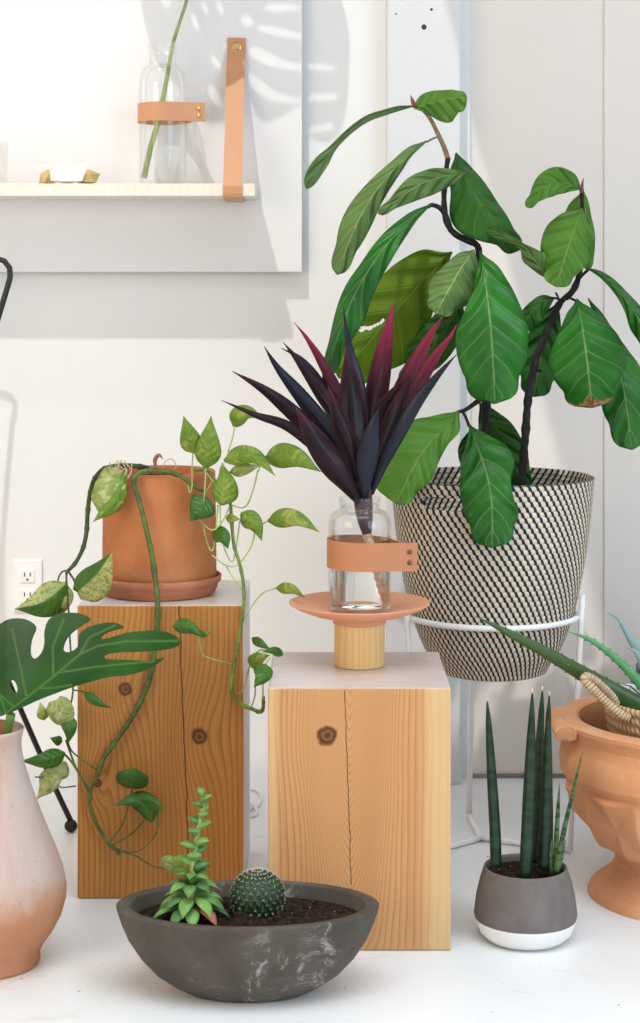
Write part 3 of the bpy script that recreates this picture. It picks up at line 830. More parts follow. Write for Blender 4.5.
# vine over the front of the pot and down the stump
b = vine('vine', [(205, 492, 3.287), (194, 486, 3.285), (180, 476, 3.285), (163, 471, 3.286), (148, 470.5, 3.288), (137, 474, 3.285), (134, 483, 3.282), (139, 500, 3.278), (146, 528, 3.274), (152, 556, 3.268), (156, 585, 3.262), (157.5, 600, 3.250), (157, 625, 3.247), (154, 655, 3.247), (148, 683, 3.247), (135, 712, 3.247), (118, 738, 3.247), (104, 758, 3.247), (97, 776, 3.247)],
         [.0034, .004, .0044, .0046, .0050, .0050, .0050, .0048, .0044, .0042], MT['vinedark'], 17)
petiole(b, [(97, 776, 3.247), (91, 790, 3.246), (90, 805, 3.246), (97, 825, 3.245), (108, 843, 3.243), (117, 851, 3.242), (119, 855, 3.24)], .0034)
petiole(b, [(108, 845, 3.243), (122, 825, 3.235), (130, 800, 3.23), (132, 787, 3.23)], .0017)
petiole(b, [(110, 846, 3.243), (130, 835, 3.235), (145, 820, 3.23)], .0016)
petiole(b, [(110, 847, 3.243), (135, 852, 3.238), (150, 842, 3.23), (158, 828, 3.228), (158, 812, 3.226)], .0011)
petiole(b, [(118, 850, 3.24), (136, 856, 3.2), (152, 866, 3.14), (163, 868, 3.1)], .0015)
petiole(b, [(92, 800, 3.246), (80, 775, 3.246), (70, 760, 3.24), (62, 752, 3.235)], .0020)
petiole(b, [(91, 792, 3.246), (78, 772, 3.245), (70, 752, 3.24), (66, 740, 3.235)], .0020)
petiole(b, [(76, 786, 3.25), (60, 787, 3.24), (50, 778, 3.23), (35, 777, 3.228)], .0014)
petiole(b, [(97, 770, 3.247), (80, 758, 3.245), (70, 748, 3.243), (66, 728, 3.24)], .0016)
v1 = obj('vine', b, MT['vine'], t)
pleaf(v1, (131, 788, 3.232), (134, 768, 3.20), 16, 'pothosd', 0, tl=30, tr=30, sh=[.2, .8, 1, 1, .95, .6, .1], seed=1)
b = leaf([(152, 822, 3.228), (140, 803, 3.222), (115, 805, 3.215)], plain(7, HEART), plain(15, HEART), 30, 30, 16, 4, .1, .0015, 2, .4); obj('leaf', b, MT['pothosd'], v1, solid=.0008)
b = leaf([(128, 800, 3.226), (147, 799, 3.22), (160, 806, 3.216), (163, 812, 3.212)], plain(6, HEART), plain(14, HEART), 30, 30, 16, 4, .1, .0015, 2, .4); obj('leaf', b, MT['pothosd'], v1, solid=.0008)
pleaf(v1, (165, 868, 3.09), (172, 856, 3.075), 8, 'pothosv', 0, sh=[.3, .9, 1, 1, .9, .6, .2])
pleaf(v1, (172, 872, 3.09), (182, 855, 3.075), 7, 'pothos', 0, sh=[.3, .9, 1, 1, .9, .6, .2])
pleaf(v1, (65, 753, 3.235), (20.5, 761, 3.20), 10, 'pothosd', 3, tl=25, tr=35, w2=9)
pleaf(v1, (50, 768, 3.235), (37, 799, 3.22), 13, 'pothosv', 3, tl=20, tr=35, w2=9)
pleaf(v1, (66, 762, 3.25), (50, 790, 3.255), 11, 'pothosv', -3, w2=8)
pleaf(v1, (62, 742, 3.24), (50, 738, 3.23), 5, 'pothosd', 0)
# hanging vine at the far side from the stump crack
b = vine('vine', [(148, 468, 3.33), (135, 466, 3.315), (119, 466, 3.30), (104, 469, 3.305), (94, 480, 3.33), (89.5, 497, 3.35), (87.5, 515, 3.35), (86.5, 532, 3.345), (83, 548, 3.34), (76, 562, 3.335), (68, 571, 3.33)], [.0046, .0046, .0044, .0044, .0042, .0040, .0036], MT['vinedark'], 9)
petiole(b, [(70, 570, 3.33), (62, 572, 3.32), (58, 580, 3.31), (60, 586, 3.30)], .0016)
petiole(b, [(68, 571, 3.33), (74, 580, 3.32), (77, 588, 3.31)], .0022)
petiole(b, [(67, 572, 3.33), (65, 590, 3.315), (60, 605, 3.30), (56, 618, 3.29), (58, 608, 3.285), (62, 600, 3.28)], .0018)
petiole(b, [(66, 572, 3.33), (68, 600, 3.30), (70, 640, 3.27), (73, 690, 3.255), (68, 712, 3.245)], .0018)
petiole(b, [(73, 690, 3.255), (80, 691, 3.235), (84, 692, 3.235)], .0014)
v2 = obj('vine', b, MT['vinedark'], t)
pleaf(v2, (66, 584, 3.30), (14.5, 609, 3.27), 18, 'pothosr', 6, tl=30, tr=10, w2=15, cup=.1, notch=.2, sh=[.15, .75, 1.0, 1.0, .82, .55, .25, .02])
pleaf(v2, (77, 592, 3.26), (112, 552, 3.20), 13, 'pothosr', -3, tl=20, tr=5, w2=22, cup=.1, notch=.3, sh=[.35, .85, 1.0, .95, .75, .5, .25, .02])
pleaf(v2, (67, 585, 3.31), (54, 622, 3.31), 9, 'pothosv', 2)
pleaf(v2, (121, 469, 3.288), (98, 511, 3.262), 13, 'pothosv', 0, tl=15, tr=30, w2=16, ripple=.006, sh=[.5, .9, 1, 1, .95, .9, .7, .05])
pleaf(v2, (124, 473, 3.283), (93, 522, 3.26), 9, 'pothos', 7, tl=40, tr=20, w2=10, ripple=.002, sh=[.2, .6, .9, 1, 1, .7, .3, .02])
pleaf(v2, (56, 700, 3.243), (70, 726, 3.235), 12, 'pothosv', 0, w2=14, sh=[.5, .9, 1, 1, .95, .8, .5, .1])
pleaf(v2, (66, 716, 3.238), (68, 744, 3.235), 9, 'pothosd', 2, w2=7)
pleaf(v2, (84, 692, 3.24), (111.5, 708, 3.222), 5, 'pothosd', -2, w2=5)
pleaf(v2, (44, 720, 3.26), (40, 702, 3.265), 6, 'pothosv', 0)
# curly dry roots on the rim
for i in range(7):
    x = 112 + i * 3.2; b = bmesh.new()
    tube(b, [W(x, 467, 3.293), W(x + random.uniform(-4, 4), 462 + random.uniform(-2, 4), 3.288), W(x + random.uniform(-3, 5), 471, 3.284), W(x + random.uniform(-4, 4), 476 + random.uniform(-2, 6), 3.284)], .0009, 12, 5)
    obj('aerial_root', b, MT['root'], v2)
b = bmesh.new()
tube(b, [W(162, 470, 3.32), W(165, 462, 3.32), W(172, 459, 3.32), W(176, 466, 3.32), W(174, 470, 3.31)], .0009, 16, 5)
obj('aerial_root', b, MT['root'], v2)
b = leaf([(156, 469, 3.31), (155, 460, 3.31), (159, 455, 3.305), (163, 459, 3.30)], [.8, 1.6, 2, 2, 1.4, .3], [.8, 1.6, 2, 2, 1.4, .3], 30, 30, 12, 3); obj('dry_sheath', b, MT['dryleaf'], v2, solid=.0008)
# climbing and hanging vine at the crack side
b = bmesh.new()
tube(b, [W(*p) for p in [(196, 470, 3.33), (207, 470, 3.31), (216, 482, 3.29), (224, 494, 3.28), (230, 503, 3.275), (231.5, 520, 3.27), (234, 545, 3.262), (240, 565, 3.256), (243.5, 585, 3.252), (243.5, 605, 3.247), (240, 630, 3.246), (235, 660, 3.246), (231.5, 690, 3.246), (240, 703, 3.246), (252, 709, 3.24), (260, 712, 3.2), (263, 708, 3.16), (263.5, 697, 3.12)]],
     [.0030, .0030, .0030, .0030, .0032, .0034, .0036, .0034, .0028], 120, 8, bumps=lambda q: 1 + .25 * math.exp(-(((q * 15) % 1 - .5) / .1) ** 2))
v3 = obj('vine', b, MT['vinemid'], t)
for pts in ([(193, 452, 3.27), (192, 470, 3.268), (192, 487, 3.266), (190, 493, 3.268), (188, 485, 3.27)],
            [(206, 468, 3.262), (205, 485, 3.26), (203, 505, 3.262), (199, 514, 3.265), (196, 508, 3.27), (206, 492, 3.272), (214, 480, 3.275)],
            [(230, 505, 3.275), (245, 507, 3.26), (253, 490, 3.25), (258, 470, 3.25)],
            [(231, 503, 3.275), (222, 522, 3.262), (212, 530, 3.26), (200, 520, 3.265), (196, 505, 3.27)],
            [(220, 505, 3.265), (221, 530, 3.265), (225, 550, 3.262), (232, 562, 3.26), (236, 548, 3.262), (240, 520, 3.26)],
            [(202, 522, 3.268), (208, 545, 3.262), (212, 551, 3.26), (215, 540, 3.262), (218, 505, 3.266)],
            [(212, 555, 3.262), (225, 565, 3.26), (236, 566, 3.257), (244, 558, 3.255), (252, 545, 3.255), (256, 530, 3.255), (267, 521, 3.25)],
            [(226, 566, 3.26), (236, 583, 3.255), (243, 590, 3.252)],
            [(243, 622, 3.247), (252, 606, 3.24), (263, 593, 3.235), (276, 588, 3.23)],
            [(232, 664, 3.246), (215, 660, 3.24), (203, 655, 3.235), (200, 645, 3.23), (200, 634, 3.228)],
            [(234, 694, 3.246), (243, 690, 3.235), (250, 665, 3.22), (258, 651, 3.20), (270, 650, 3.18)],
            [(251, 708, 3.24), (255, 695, 3.22), (255, 680, 3.2)],
            [(263, 702, 3.13), (263, 684, 3.12), (265, 666, 3.12), (271, 657, 3.12)],
            [(228, 452, 3.27), (232, 440, 3.27), (235, 426, 3.27)],
            [(224, 463, 3.26), (220, 470, 3.26), (224, 490, 3.27)],
            [(258, 472, 3.25), (262, 463, 3.25), (266, 459, 3.25)],
            [(222, 497, 3.27), (212, 480, 3.28), (204, 470, 3.3)]):
    b = bmesh.new(); petiole(b, pts, .00145); obj('petiole', b, MT['vinelight'], v3)
for a in (((195, 453, 3.265), (183.5, 416, 3.24), 10, 'pothos', 0, 20, 25, 9),
          ((206, 468, 3.262), (211, 416, 3.24), 11, 'pothos', 0, 25, 20, 12),
          ((221, 505, 3.255), (222, 463, 3.262), 10, 'pothos', -3, 25, 25, 13),
          ((224, 461, 3.262), (275.5, 476, 3.20), 10, 'pothos', 12, 35, 5, 7),
          ((230, 472, 3.27), (262, 465, 3.25), 5, 'pothosv', 0, 25, 25, 6),
          ((265, 459, 3.255), (321, 472, 3.19), 13, 'pothos', 7, 30, 20, 9),
          ((234, 427, 3.275), (263, 418, 3.25), 11, 'pothos', 8, 20, 25, 5),
          ((268, 521, 3.25), (319.5, 532, 3.19), 9, 'pothos', 8, 30, 10, 8),
          ((241, 513, 3.258), (262, 541, 3.235), 8, 'pothos', 5, 20, 25, 9),
          ((226, 518, 3.26), (240, 519, 3.24), 4, 'pothos', 0, 20, 25, 4),
          ((248, 526, 3.26), (244, 512, 3.25), 5, 'pothos', 0, 20, 25, 4),
          ((213, 532, 3.265), (228, 549, 3.24), 8, 'pothosd', 4, 20, 25, 7),
          ((209, 499, 3.268), (190, 521, 3.258), 12, 'pothosd', 0, 15, 15, 13),
          ((276, 588, 3.23), (305.5, 598, 3.19), 5, 'pothos', 4, 30, 20, 5),
          ((173, 627, 3.225), (204, 638, 3.205), 8, 'pothosd', 4, 30, 20, 5),
          ((200, 634, 3.228), (211, 633, 3.215), 3, 'pothos', 0, 30, 20, 3),
          ((252, 638, 3.19), (271, 650, 3.16), 4, 'pothosd', 0, 20, 20, 4),
          ((283, 655, 3.13), (262, 652, 3.10), 4, 'pothosd', -3, 30, 20, 4),
          ((252, 668, 3.19), (270, 655, 3.15), 8, 'pothos', 3, 25, 25, 6),
          ((265, 664, 3.09), (254, 687, 3.06), 8, 'pothosd', 3, 25, 25, 9)):
    base, tip, w, m_, bp, tl, tr, w2 = a
    pleaf(v3, base, tip, w * 1.15, m_, bp, tl=tl, tr=tr, w2=w2 * 1.15, seed=base[0])

# ------------------------------------------------------------------ pedestal dish, bottle, cordyline
DC = Vector((W(359.5, 0, 3.186).x, 3.186, rz)); zd = W(0, 605.5, 3.186).z
t = thing('pedestal_dish', 'shallow pink clay dish on a short pale wooden cylinder, standing on the shorter stump', 'pedestal dish', DC)
b = bmesh.new(); hb = W(0, 628, 3.14).z
lathe(b, [(0, rz + .0005), (.043, rz + .0005), (.0445, rz + .002), (.0445, hb), (0, hb)], DC, 48); obj('wooden_base', b, MT['birch'], t, auto=.6)
b = bmesh.new()
lathe(b, [(0, hb + .0003), (.0455, hb + .0003), (.047, hb + .002), (.047, hb + .008), (.055, hb + .0105), (.085, zd - .0135), (.112, zd - .003), (.1245, zd + .0045), (.1252, zd + .0065), (.1235, zd + .007), (.110, zd + .0005), (.085, zd - .0055), (.05, zd - .0085), (0, zd - .009)], DC, 96)
obj('dish', b, MT['dish'], t)
JC = Vector((DC.x + .0005, DC.y, zd - .0066)); jr = 31.5 * 3.186 / F
jt = bottle('glass_bottle', 'clear glass bottle with pink leather band, standing in the pedestal dish', JC, jr, W(0, 497, 3.186).z - JC.z, .176, 20 * 3.186 / F, zs=.74)
band(jt, JC, jr, W(0, 557.5, 3.13).z, 14.3 * 3.13 / F, 57.5 * 3.13 / F, -.03)
def water_mat():
    m = Mat('clear_water'); return m.end(m.pr((1, 1, 1), 0, trans=1, ior=1.33))
MT['water'] = water_mat()
water(jt, JC, jr - .0035, JC.z + .007, W(0, 548, 3.186).z, MT['water'])
t = thing('cordyline_cutting', 'dark purple and red cordyline cutting in the banded glass bottle on the dish', 'plant cutting', W(381, 604, 3.19))
b = bmesh.new()
tube(b, [W(381.5, 604, 3.19), W(379, 588, 3.19), W(374, 565, 3.19), W(369, 543, 3.19), W(366, 530, 3.19)], [.0085, .0105, .0105, .0085, .0085], 40, 12, bumps=lambda q: 1 + .10 * math.sin(q * 70)); cane = obj('cane', b, MT['cane'], t)
b = bmesh.new(); tube(b, [W(368, 541, 3.19), W(365, 520, 3.19), W(363, 500, 3.19), W(361, 475, 3.19)], [.006, .014, .017, .016], 14, 12); obj('leaf_sheath', b, MT['purple'], t)
LANCE = [.35, .5, .7, .92, 1, .95, .8, .55, .28, .02]
def lance(mid, wl, wr, m, tl=25, tr=25, cup=.15, sh=LANCE, seed=0):
    b = leaf(mid, plain(wl, sh), plain(wr, sh), tl, tr, 26, 3, cup, .0030, 1.8, seed); return obj('leaf', b, MT[m], t, solid=.0009)
for mid, wl, wr, m_ in (
    ([(358, 497, 3.20), (330, 462, 3.22), (290, 428, 3.22), (255, 415, 3.20), (221, 400, 3.17)], 5, 6, 'cord'),
    ([(358, 490, 3.21), (330, 450, 3.24), (296, 415, 3.25), (265, 390, 3.24), (232, 371, 3.21)], 9, 8, 'cord'),
    ([(360, 488, 3.22), (335, 440, 3.26), (303, 398, 3.28), (278, 368, 3.27), (264, 346, 3.25)], 9, 8, 'cordb'),
    ([(360, 480, 3.22), (345, 430, 3.26), (318, 388, 3.29), (296, 358, 3.28), (283, 342, 3.26)], 8, 8, 'cord'),
    ([(361, 470, 3.23), (350, 420, 3.28), (326, 370, 3.30), (308, 340, 3.28), (294, 322, 3.26)], 6, 6, 'cordr'),
    ([(355, 450, 3.25), (338, 415, 3.30), (318, 380, 3.31), (300, 358, 3.30), (281, 348, 3.29)], 7, 5, 'cordb'),
    ([(366, 480, 3.23), (366, 440, 3.27), (360, 390, 3.29), (350, 350, 3.29), (343, 306, 3.27)], 6, 6, 'cordb'),
    ([(357, 482, 3.20), (353, 440, 3.20), (351, 395, 3.21), (346, 347, 3.20)], 15, 15, 'cord'),
    ([(366, 470, 3.24), (372, 420, 3.29), (381, 365, 3.32), (389, 325, 3.31), (393, 302, 3.30)], 11, 12, 'cordr'),
    ([(368, 475, 3.22), (390, 420, 3.28), (412, 370, 3.30), (430, 335, 3.29), (443, 316, 3.27)], 10, 11, 'cordr'),
    ([(369, 480, 3.21), (392, 430, 3.24), (420, 380, 3.24), (438, 352, 3.22), (450, 337, 3.20), (457, 324, 3.2)], 8, 9, 'cordr'),
    ([(368, 492, 3.20), (388, 440, 3.21), (402, 400, 3.21), (413, 372, 3.19)], 13, 12, 'cord'),
    ([(371, 494, 3.19), (390, 450, 3.19), (415, 405, 3.18), (438, 375, 3.16), (457, 354, 3.14)], 7, 7, 'cordb'),
    ([(364, 498, 3.17), (366, 465, 3.15), (372, 430, 3.14), (379, 408, 3.14)], 10, 11, 'cordb'),
    ([(360, 502, 3.17), (335, 468, 3.14), (312, 435, 3.13), (295, 406, 3.13)], 13, 13, 'cord'),
    ([(362, 500, 3.18), (352, 455, 3.17), (338, 415, 3.17), (328, 385, 3.17)], 12, 11, 'cord'),
    ([(366, 480, 3.24), (376, 430, 3.28), (390, 400, 3.29), (405, 378, 3.28)], 13, 12, 'cord'),
    ([(360, 470, 3.25), (345, 430, 3.30), (330, 395, 3.32), (322, 368, 3.32)], 10, 10, 'cord')):
    lance(mid, wl, wr, m_, seed=mid[0][1])

# ------------------------------------------------------------------ basket, stand, fig
SCN = Vector((.3385, 3.565, 0)); hz = .4650
t = thing('plant_stand', 'white metal rod plant stand holding the large woven basket', 'plant stand', SCN)
b = bmesh.new(); hr = .1705
tube(b, [Vector((SCN.x + hr * math.cos(a), SCN.y + hr * math.sin(a), hz)) for a in [2 * math.pi * q / 24 for q in range(25)]], .0058, 96, 10); obj('hoop', b, MT['white_metal'], t)
ctr = Vector((.323, 3.61, .0065)); feet = [Vector((.186, 3.493, .006)), Vector((.490, 3.53, .006)), Vector((.312, 3.77, .006))]
for p, a in zip(feet, (200, 342, 95)):
    a = math.radians(a); q = Vector((SCN.x + (hr + .0112) * math.cos(a), SCN.y + (hr + .0112) * math.sin(a), hz + .045))
    b = bmesh.new(); tube(b, [p, p.lerp(q, .5), q], .0058, 8, 10); obj('leg', b, MT['white_metal'], t)
b = bmesh.new()
for p in feet: tube(b, [p, ctr], .0060, 4, 10)
obj('base', b, MT['white_metal'], t)
BC = Vector((.3405, 3.565, .3535)); zR = W(0, 476, BC.y).z
t = thing('woven_basket', 'large black and natural woven basket planter held in the white stand', 'basket', BC)
NR = 38; prof = []; uvv = []
for r in range(NR):
    for q in range(4):
        v = (r + q / 4); f = v / NR
        rad = lerpl([.103, .131, .150, .163, .173, .181, .187, .192, .1955], f)
        if r == 0 and q == 0: rad -= .004
        rad += .0022 * math.sin(math.pi * q / 4)
        prof.append((rad, BC.z + (zR - BC.z) * f)); uvv.append(v)
prof.append((.198, zR)); uvv.append(NR - .001)
SEG = 168
def slot(i, j):
    a = 360 * (i + .5) / SEG
    return 222 < a < 256 and (NR - 5) * 4 <= j < (NR - 3) * 4 + 2
b = bmesh.new(); lathe(b, prof, BC, SEG, uvl=uvv, skip=slot)
obj('basket_wall', b, MT['basket'], t, solid=.007)
b = bmesh.new(); lathe(b, [(0, BC.z), (.094, BC.z), (.094, BC.z + .008), (0, BC.z + .008)], BC, 48); obj('basket_base', b, MT['rope'], t)
fz = BC.z + .01
t = thing('fiddle_leaf_fig', 'tall fiddle-leaf fig with two dark trunks and large green leaves, planted in the woven basket', 'plant', (BC.x, BC.y, fz))
b = bmesh.new(); lathe(b, [(0, fz), (.085, fz), (.118, fz + .24), (.122, fz + .24), (.122, fz + .25), (.115, fz + .25), (.112, fz + .20), (0, fz + .20)], BC, 40); obj('nursery_pot', b, MT['blackpot'], t)
soil('soil', BC, .112, fz + .225, t)
zs_px = 300 + (CAMH - fz - .22) * F / 3.56
b = bmesh.new()
tube(b, [W(*p) for p in [(486, zs_px, 3.56), (486, 470, 3.56), (486, 430, 3.56), (486, 390, 3.57), (485, 340, 3.58), (481, 290, 3.585), (479, 262, 3.585), (478, 247, 3.58), (470, 241, 3.575), (458, 236, 3.575), (449, 227, 3.57), (445, 214, 3.57), (444, 195, 3.57), (446, 172, 3.57), (448, 158, 3.57)]], [.0105, .0105, .010, .0095, .0085, .008, .0075, .007, .006, .0055], 110, 10, bumps=lambda q: 1 + .14 * math.sin(q * 120) * math.sin(q * 47))
tube(b, [W(*p) for p in [(450, 228, 3.57), (446, 216, 3.565), (440, 208, 3.555), (432, 205, 3.54), (428, 207, 3.53)]], [.0058, .0055, .005, .0038], 20, 8)
tube(b, [W(*p) for p in [(486, 395, 3.56), (474, 404, 3.53), (465, 410, 3.51), (458, 412, 3.49)]], [.006, .0045, .0035], 14, 8)
tube(b, [W(*p) for p in [(462, 410, 3.51), (466, 418, 3.49), (469, 426, 3.47)]], .003, 8, 8)
tube(b, [W(460, 236, 3.575), W(453, 234, 3.56), W(448, 231, 3.55)], [.004, .001], 4, 6)
tr1 = obj('trunk', b, MT['bark'], t)
b = bmesh.new(); tube(b, [W(*p) for p in [(448, 159, 3.57), (444, 147, 3.568), (438, 134, 3.565), (431, 120, 3.56), (424, 111, 3.555), (414, 104, 3.55)]], [.0052, .0048, .0042, .004, .003], 30, 8)
tube(b, [W(437, 137, 3.565), W(432, 139, 3.55), W(427, 142, 3.54)], .0022, 6, 6)
obj('twig', b, MT['twig'], tr1)
b = bmesh.new(); tube(b, [W(415, 107, 3.545), W(413, 102, 3.545), W(410.5, 95, 3.545)], [.005, .0038, .0006], 8, 8); obj('bud', b, MT['tip'], tr1)
b = bmesh.new()
tube(b, [W(*p) for p in [(521, zs_px, 3.54), (522, 480, 3.54), (525, 440, 3.54), (528, 400, 3.54), (533, 372, 3.55), (541, 345, 3.56), (551, 322, 3.57), (560, 303, 3.575), (571, 293, 3.575), (577, 282, 3.575), (581, 265, 3.58), (583, 235, 3.58), (582, 200, 3.58), (581, 188, 3.58)]], [.009, .009, .0085, .0082, .008, .0075, .007, .006, .005, .0035], 110, 10, bumps=lambda q: 1 + .18 * math.sin(q * 130) * math.sin(q * 53))
for p, q, r in (((534, 372), (541, 371), .003), ((561, 302), (568, 299), .0026), ((560, 303), (556, 293), .0024), ((566, 298), (576, 301), .0026), ((577, 282), (588, 270), .003), ((562, 301), (552, 298), .0024)):
    tube(b, [W(p[0], p[1], 3.575), W((p[0] + q[0]) / 2, (p[1] + q[1]) / 2 - 1, 3.56), W(q[0], q[1], 3.545)], r, 6, 6)
tr2 = obj('trunk', b, MT['bark'], t)
b = bmesh.new(); tube(b, [W(582, 193, 3.575), W(582, 186, 3.573), W(583.5, 178, 3.57)], [.004, .003, .0005], 6, 8); obj('bud', b, MT['tip'], tr2)
def blunt(ws, N=30):
    pk = max(ws); out = []
    for i in range(N + 1):
        q = i / N; w = max(lerpl(ws, q), .3)
        if q > .84: w = max(lerpl(ws, .84 - (q - .84) * .25), w) * math.sqrt(max(0, 1 - ((q - .84) / .16) ** 2.2))
        if q < .10: w *= .35 + .65 * math.sqrt(q / .10)
        out.append(max(w, .15))
    return out
def fleaf(mid, wl, wr, m, tl=20, tr=20, cup=.12, ripple=.007, rk=2.5, seed=0, n=34, tear=None, mm=6):
    wl, wr = blunt(wl), blunt(wr)
    b = leaf(mid, wl, wr, tl, tr, n, mm, cup, ripple, rk, seed, .1)
    if tear:
        gone = []
        for f in b.faces:
            c = f.calc_center_median(); p = Vector((CX + c.x / c.y * F, HY + (CAMH - c.z) / c.y * F))
            for q0, q1, w in tear:
                q0, q1 = Vector(q0), Vector(q1); d = q1 - q0; h = max(0, min(1, (p - q0).dot(d) / d.length_squared))
                if (p - q0 - d * h).length < w: gone.append(f); break
        bmesh.ops.delete(b, geom=gone, context='FACES')
    return obj('leaf', b, MT[m], t, solid=.0012)
# first trunk
fleaf([(414, 108, 3.545), (430, 103, 3.53), (450, 98, 3.50), (467, 97, 3.48)], [3, 10, 11, 9, 7, 2], [2, 9, 20, 24, 17, 3], 'fig2', 30, 25, seed=1)
fleaf([(413, 106, 3.54), (392, 110, 3.50), (366, 119, 3.46), (340, 140, 3.43), (322, 163, 3.42), (306, 189, 3.42)], [1.5, 2.5, 3.5, 3.5, 3, 3, 3.5, 6, 5, 1], [1.5, 2.5, 2.5, 3, 3, 3, 4, 8, 8, 1], 'figu', 70, -45, seed=2)
fleaf([(427, 141, 3.54), (405, 158, 3.50), (378, 188, 3.47), (356, 225, 3.46), (337, 275, 3.46)], [1, 3, 7, 10, 12, 14, 13, 8, 1], [2, 6, 7, 10, 13, 15, 14, 9, 1], 'figu', 35, 40, seed=3)
fleaf([(467, 172, 3.54), (445, 176, 3.51), (420, 184, 3.48), (397, 200, 3.46), (378, 214, 3.45)], [2, 9, 13, 15, 13, 9, 5, 1], [1, 5, 10, 11, 11, 8, 4, 1], 'figu', 35, -20, seed=4)
fleaf([(456, 153, 3.56), (466, 180, 3.54), (482, 205, 3.53), (503, 232, 3.53), (520, 250, 3.55)], [2, 9, 14, 15, 14, 13, 9, 2], [2, 12, 20, 33, 34, 24, 11, 1], 'figd', 45, 15, seed=5)
fleaf([(433, 203, 3.53), (412, 219, 3.48), (384, 248, 3.44), (358, 288, 3.42), (340, 330, 3.41), (325, 378, 3.42)], [1, 4, 9, 13, 15, 17, 19, 15, 5, 1], [1, 6, 9, 10, 10, 12, 11, 8, 5, 1], 'fig', 30, 40, seed=6)
fleaf([(452, 252, 3.60), (428, 275, 3.62), (400, 305, 3.65), (370, 340, 3.68), (338, 378, 3.70)], [2, 13, 22, 32, 42, 44, 36, 20, 2], [2, 22, 30, 33, 34, 34, 28, 15, 2], 'figy', 10, 10, seed=7, n=110, mm=24, tear=[((349, 333), (356, 329), 1.6), ((356, 329), (362, 331), 1.2), ((362, 328), (370, 328), 1.9), ((370, 328), (378, 324), 1.3), ((378, 325), (383, 320), 1.2)])
fleaf([(474, 250, 3.55), (462, 266, 3.52), (448, 290, 3.50), (436, 314, 3.50)], [2, 16, 26, 30, 26, 16, 2], [2, 10, 14, 18, 20, 14, 3], 'figu', 35, 25, seed=8)
fleaf([(480, 251, 3.55), (485, 280, 3.50), (490, 320, 3.47), (493, 360, 3.46), (495, 404, 3.47)], [1, 15, 24, 31, 36, 36, 32, 20, 3], [1, 6, 14, 24, 34, 36, 33, 24, 3], 'fig', 22, 18, seed=9)
fleaf([(462, 300, 3.62), (448, 325, 3.64), (425, 355, 3.66), (402, 385, 3.68)], [2, 12, 18, 20, 18, 10, 1], [2, 14, 18, 20, 18, 10, 1], 'figd', 15, 15, seed=10)
# second trunk
fleaf([(581, 189, 3.56), (566, 183, 3.52), (546, 186, 3.49), (526, 207, 3.47)], [2, 9, 12, 12, 7, 1], [2, 12, 16, 12, 6, 1], 'fig2', 20, -30, seed=11)
fleaf([(583, 190, 3.59), (586, 215, 3.60), (589, 240, 3.60), (588, 270, 3.59)], [1, 4, 5, 6, 6, 5, 1], [1, 16, 22, 20, 14, 8, 1], 'fig2', 30, 30, seed=12)
fleaf([(582, 208, 3.555), (575, 228, 3.52), (565, 257, 3.50), (556, 287, 3.50)], [2, 9, 14, 20, 23, 20, 12, 2], [2, 16, 25, 28, 27, 22, 14, 2], 'fig2', 25, 25, seed=13)
fleaf([(548, 279, 3.55), (538, 265, 3.52), (524, 247, 3.50), (505, 238, 3.48), (487, 231, 3.47)], [1, 5, 8, 10, 5, 3, 3, 3, 1], [1, 10, 14, 8, 3, 3, 3, 2, 1], 'figu', 35, -20, seed=14)
fleaf([(554, 298, 3.55), (542, 303, 3.54), (530, 314, 3.53), (518, 334, 3.53)], [2, 9, 12, 13, 9, 2], [2, 7, 8, 8, 6, 1], 'figd', 25, 25, seed=15)
fleaf([(558, 302, 3.59), (549, 325, 3.61), (541, 355, 3.62), (534, 397, 3.62)], [1, 8, 14, 18, 22, 22, 14, 2], [1, 8, 15, 18, 20, 21, 14, 2], 'fig', 15, 15, seed=16)
fleaf([(577, 299, 3.54), (582, 325, 3.50), (587, 360, 3.48), (592, 408, 3.49)], [2, 13, 24, 33, 38, 38, 32, 20, 3], [2, 13, 22, 30, 37, 38, 33, 22, 4], 'figb', 22, 18, seed=17)
fleaf([(588, 298, 3.56), (602, 322, 3.57), (615, 355, 3.57), (625, 395, 3.56), (632, 450, 3.56)], [1, 4, 7, 13, 20, 24, 22, 15, 2], [1, 5, 10, 15, 20, 24, 24, 16, 2], 'fig', 25, 20, seed=18)
fleaf([(587, 268, 3.545), (603, 276, 3.50), (620, 293, 3.47), (638, 318, 3.45), (655, 350, 3.45)], [1, 3, 5, 6, 8, 10, 8, 1], [1, 3, 4, 5, 8, 12, 10, 1], 'fig', 45, 40, seed=19)
# low leaves at the basket
fleaf([(459, 411, 3.49), (442, 430, 3.44), (420, 457, 3.40), (396, 504, 3.375)], [2, 14, 14, 17, 20, 20, 12, 2], [2, 12, 24, 33, 40, 40, 30, 3], 'fig2', 12, 20, seed=20)
fleaf([(469, 424, 3.47), (477, 445, 3.40), (487, 475, 3.335), (492, 505, 3.325), (492, 548, 3.325)], [1, 12, 26, 30, 22, 22, 26, 18, 3], [1, 8, 20, 26, 30, 30, 27, 18, 3], 'fig', 20, 18, seed=21)
fleaf([(479, 402, 3.58), (492, 420, 3.585), (508, 448, 3.59), (524, 490, 3.60)], [1, 8, 14, 16, 16, 12, 2], [1, 12, 22, 26, 24, 16, 2], 'figd', 15, 15, seed=22)
fleaf([(474, 428, 3.59), (468, 440, 3.6), (464, 452, 3.6), (466, 470, 3.6)], [1, 3, 5, 6, 5, 1], [1, 4, 6, 6, 5, 1], 'figd', 15, 15, seed=23)

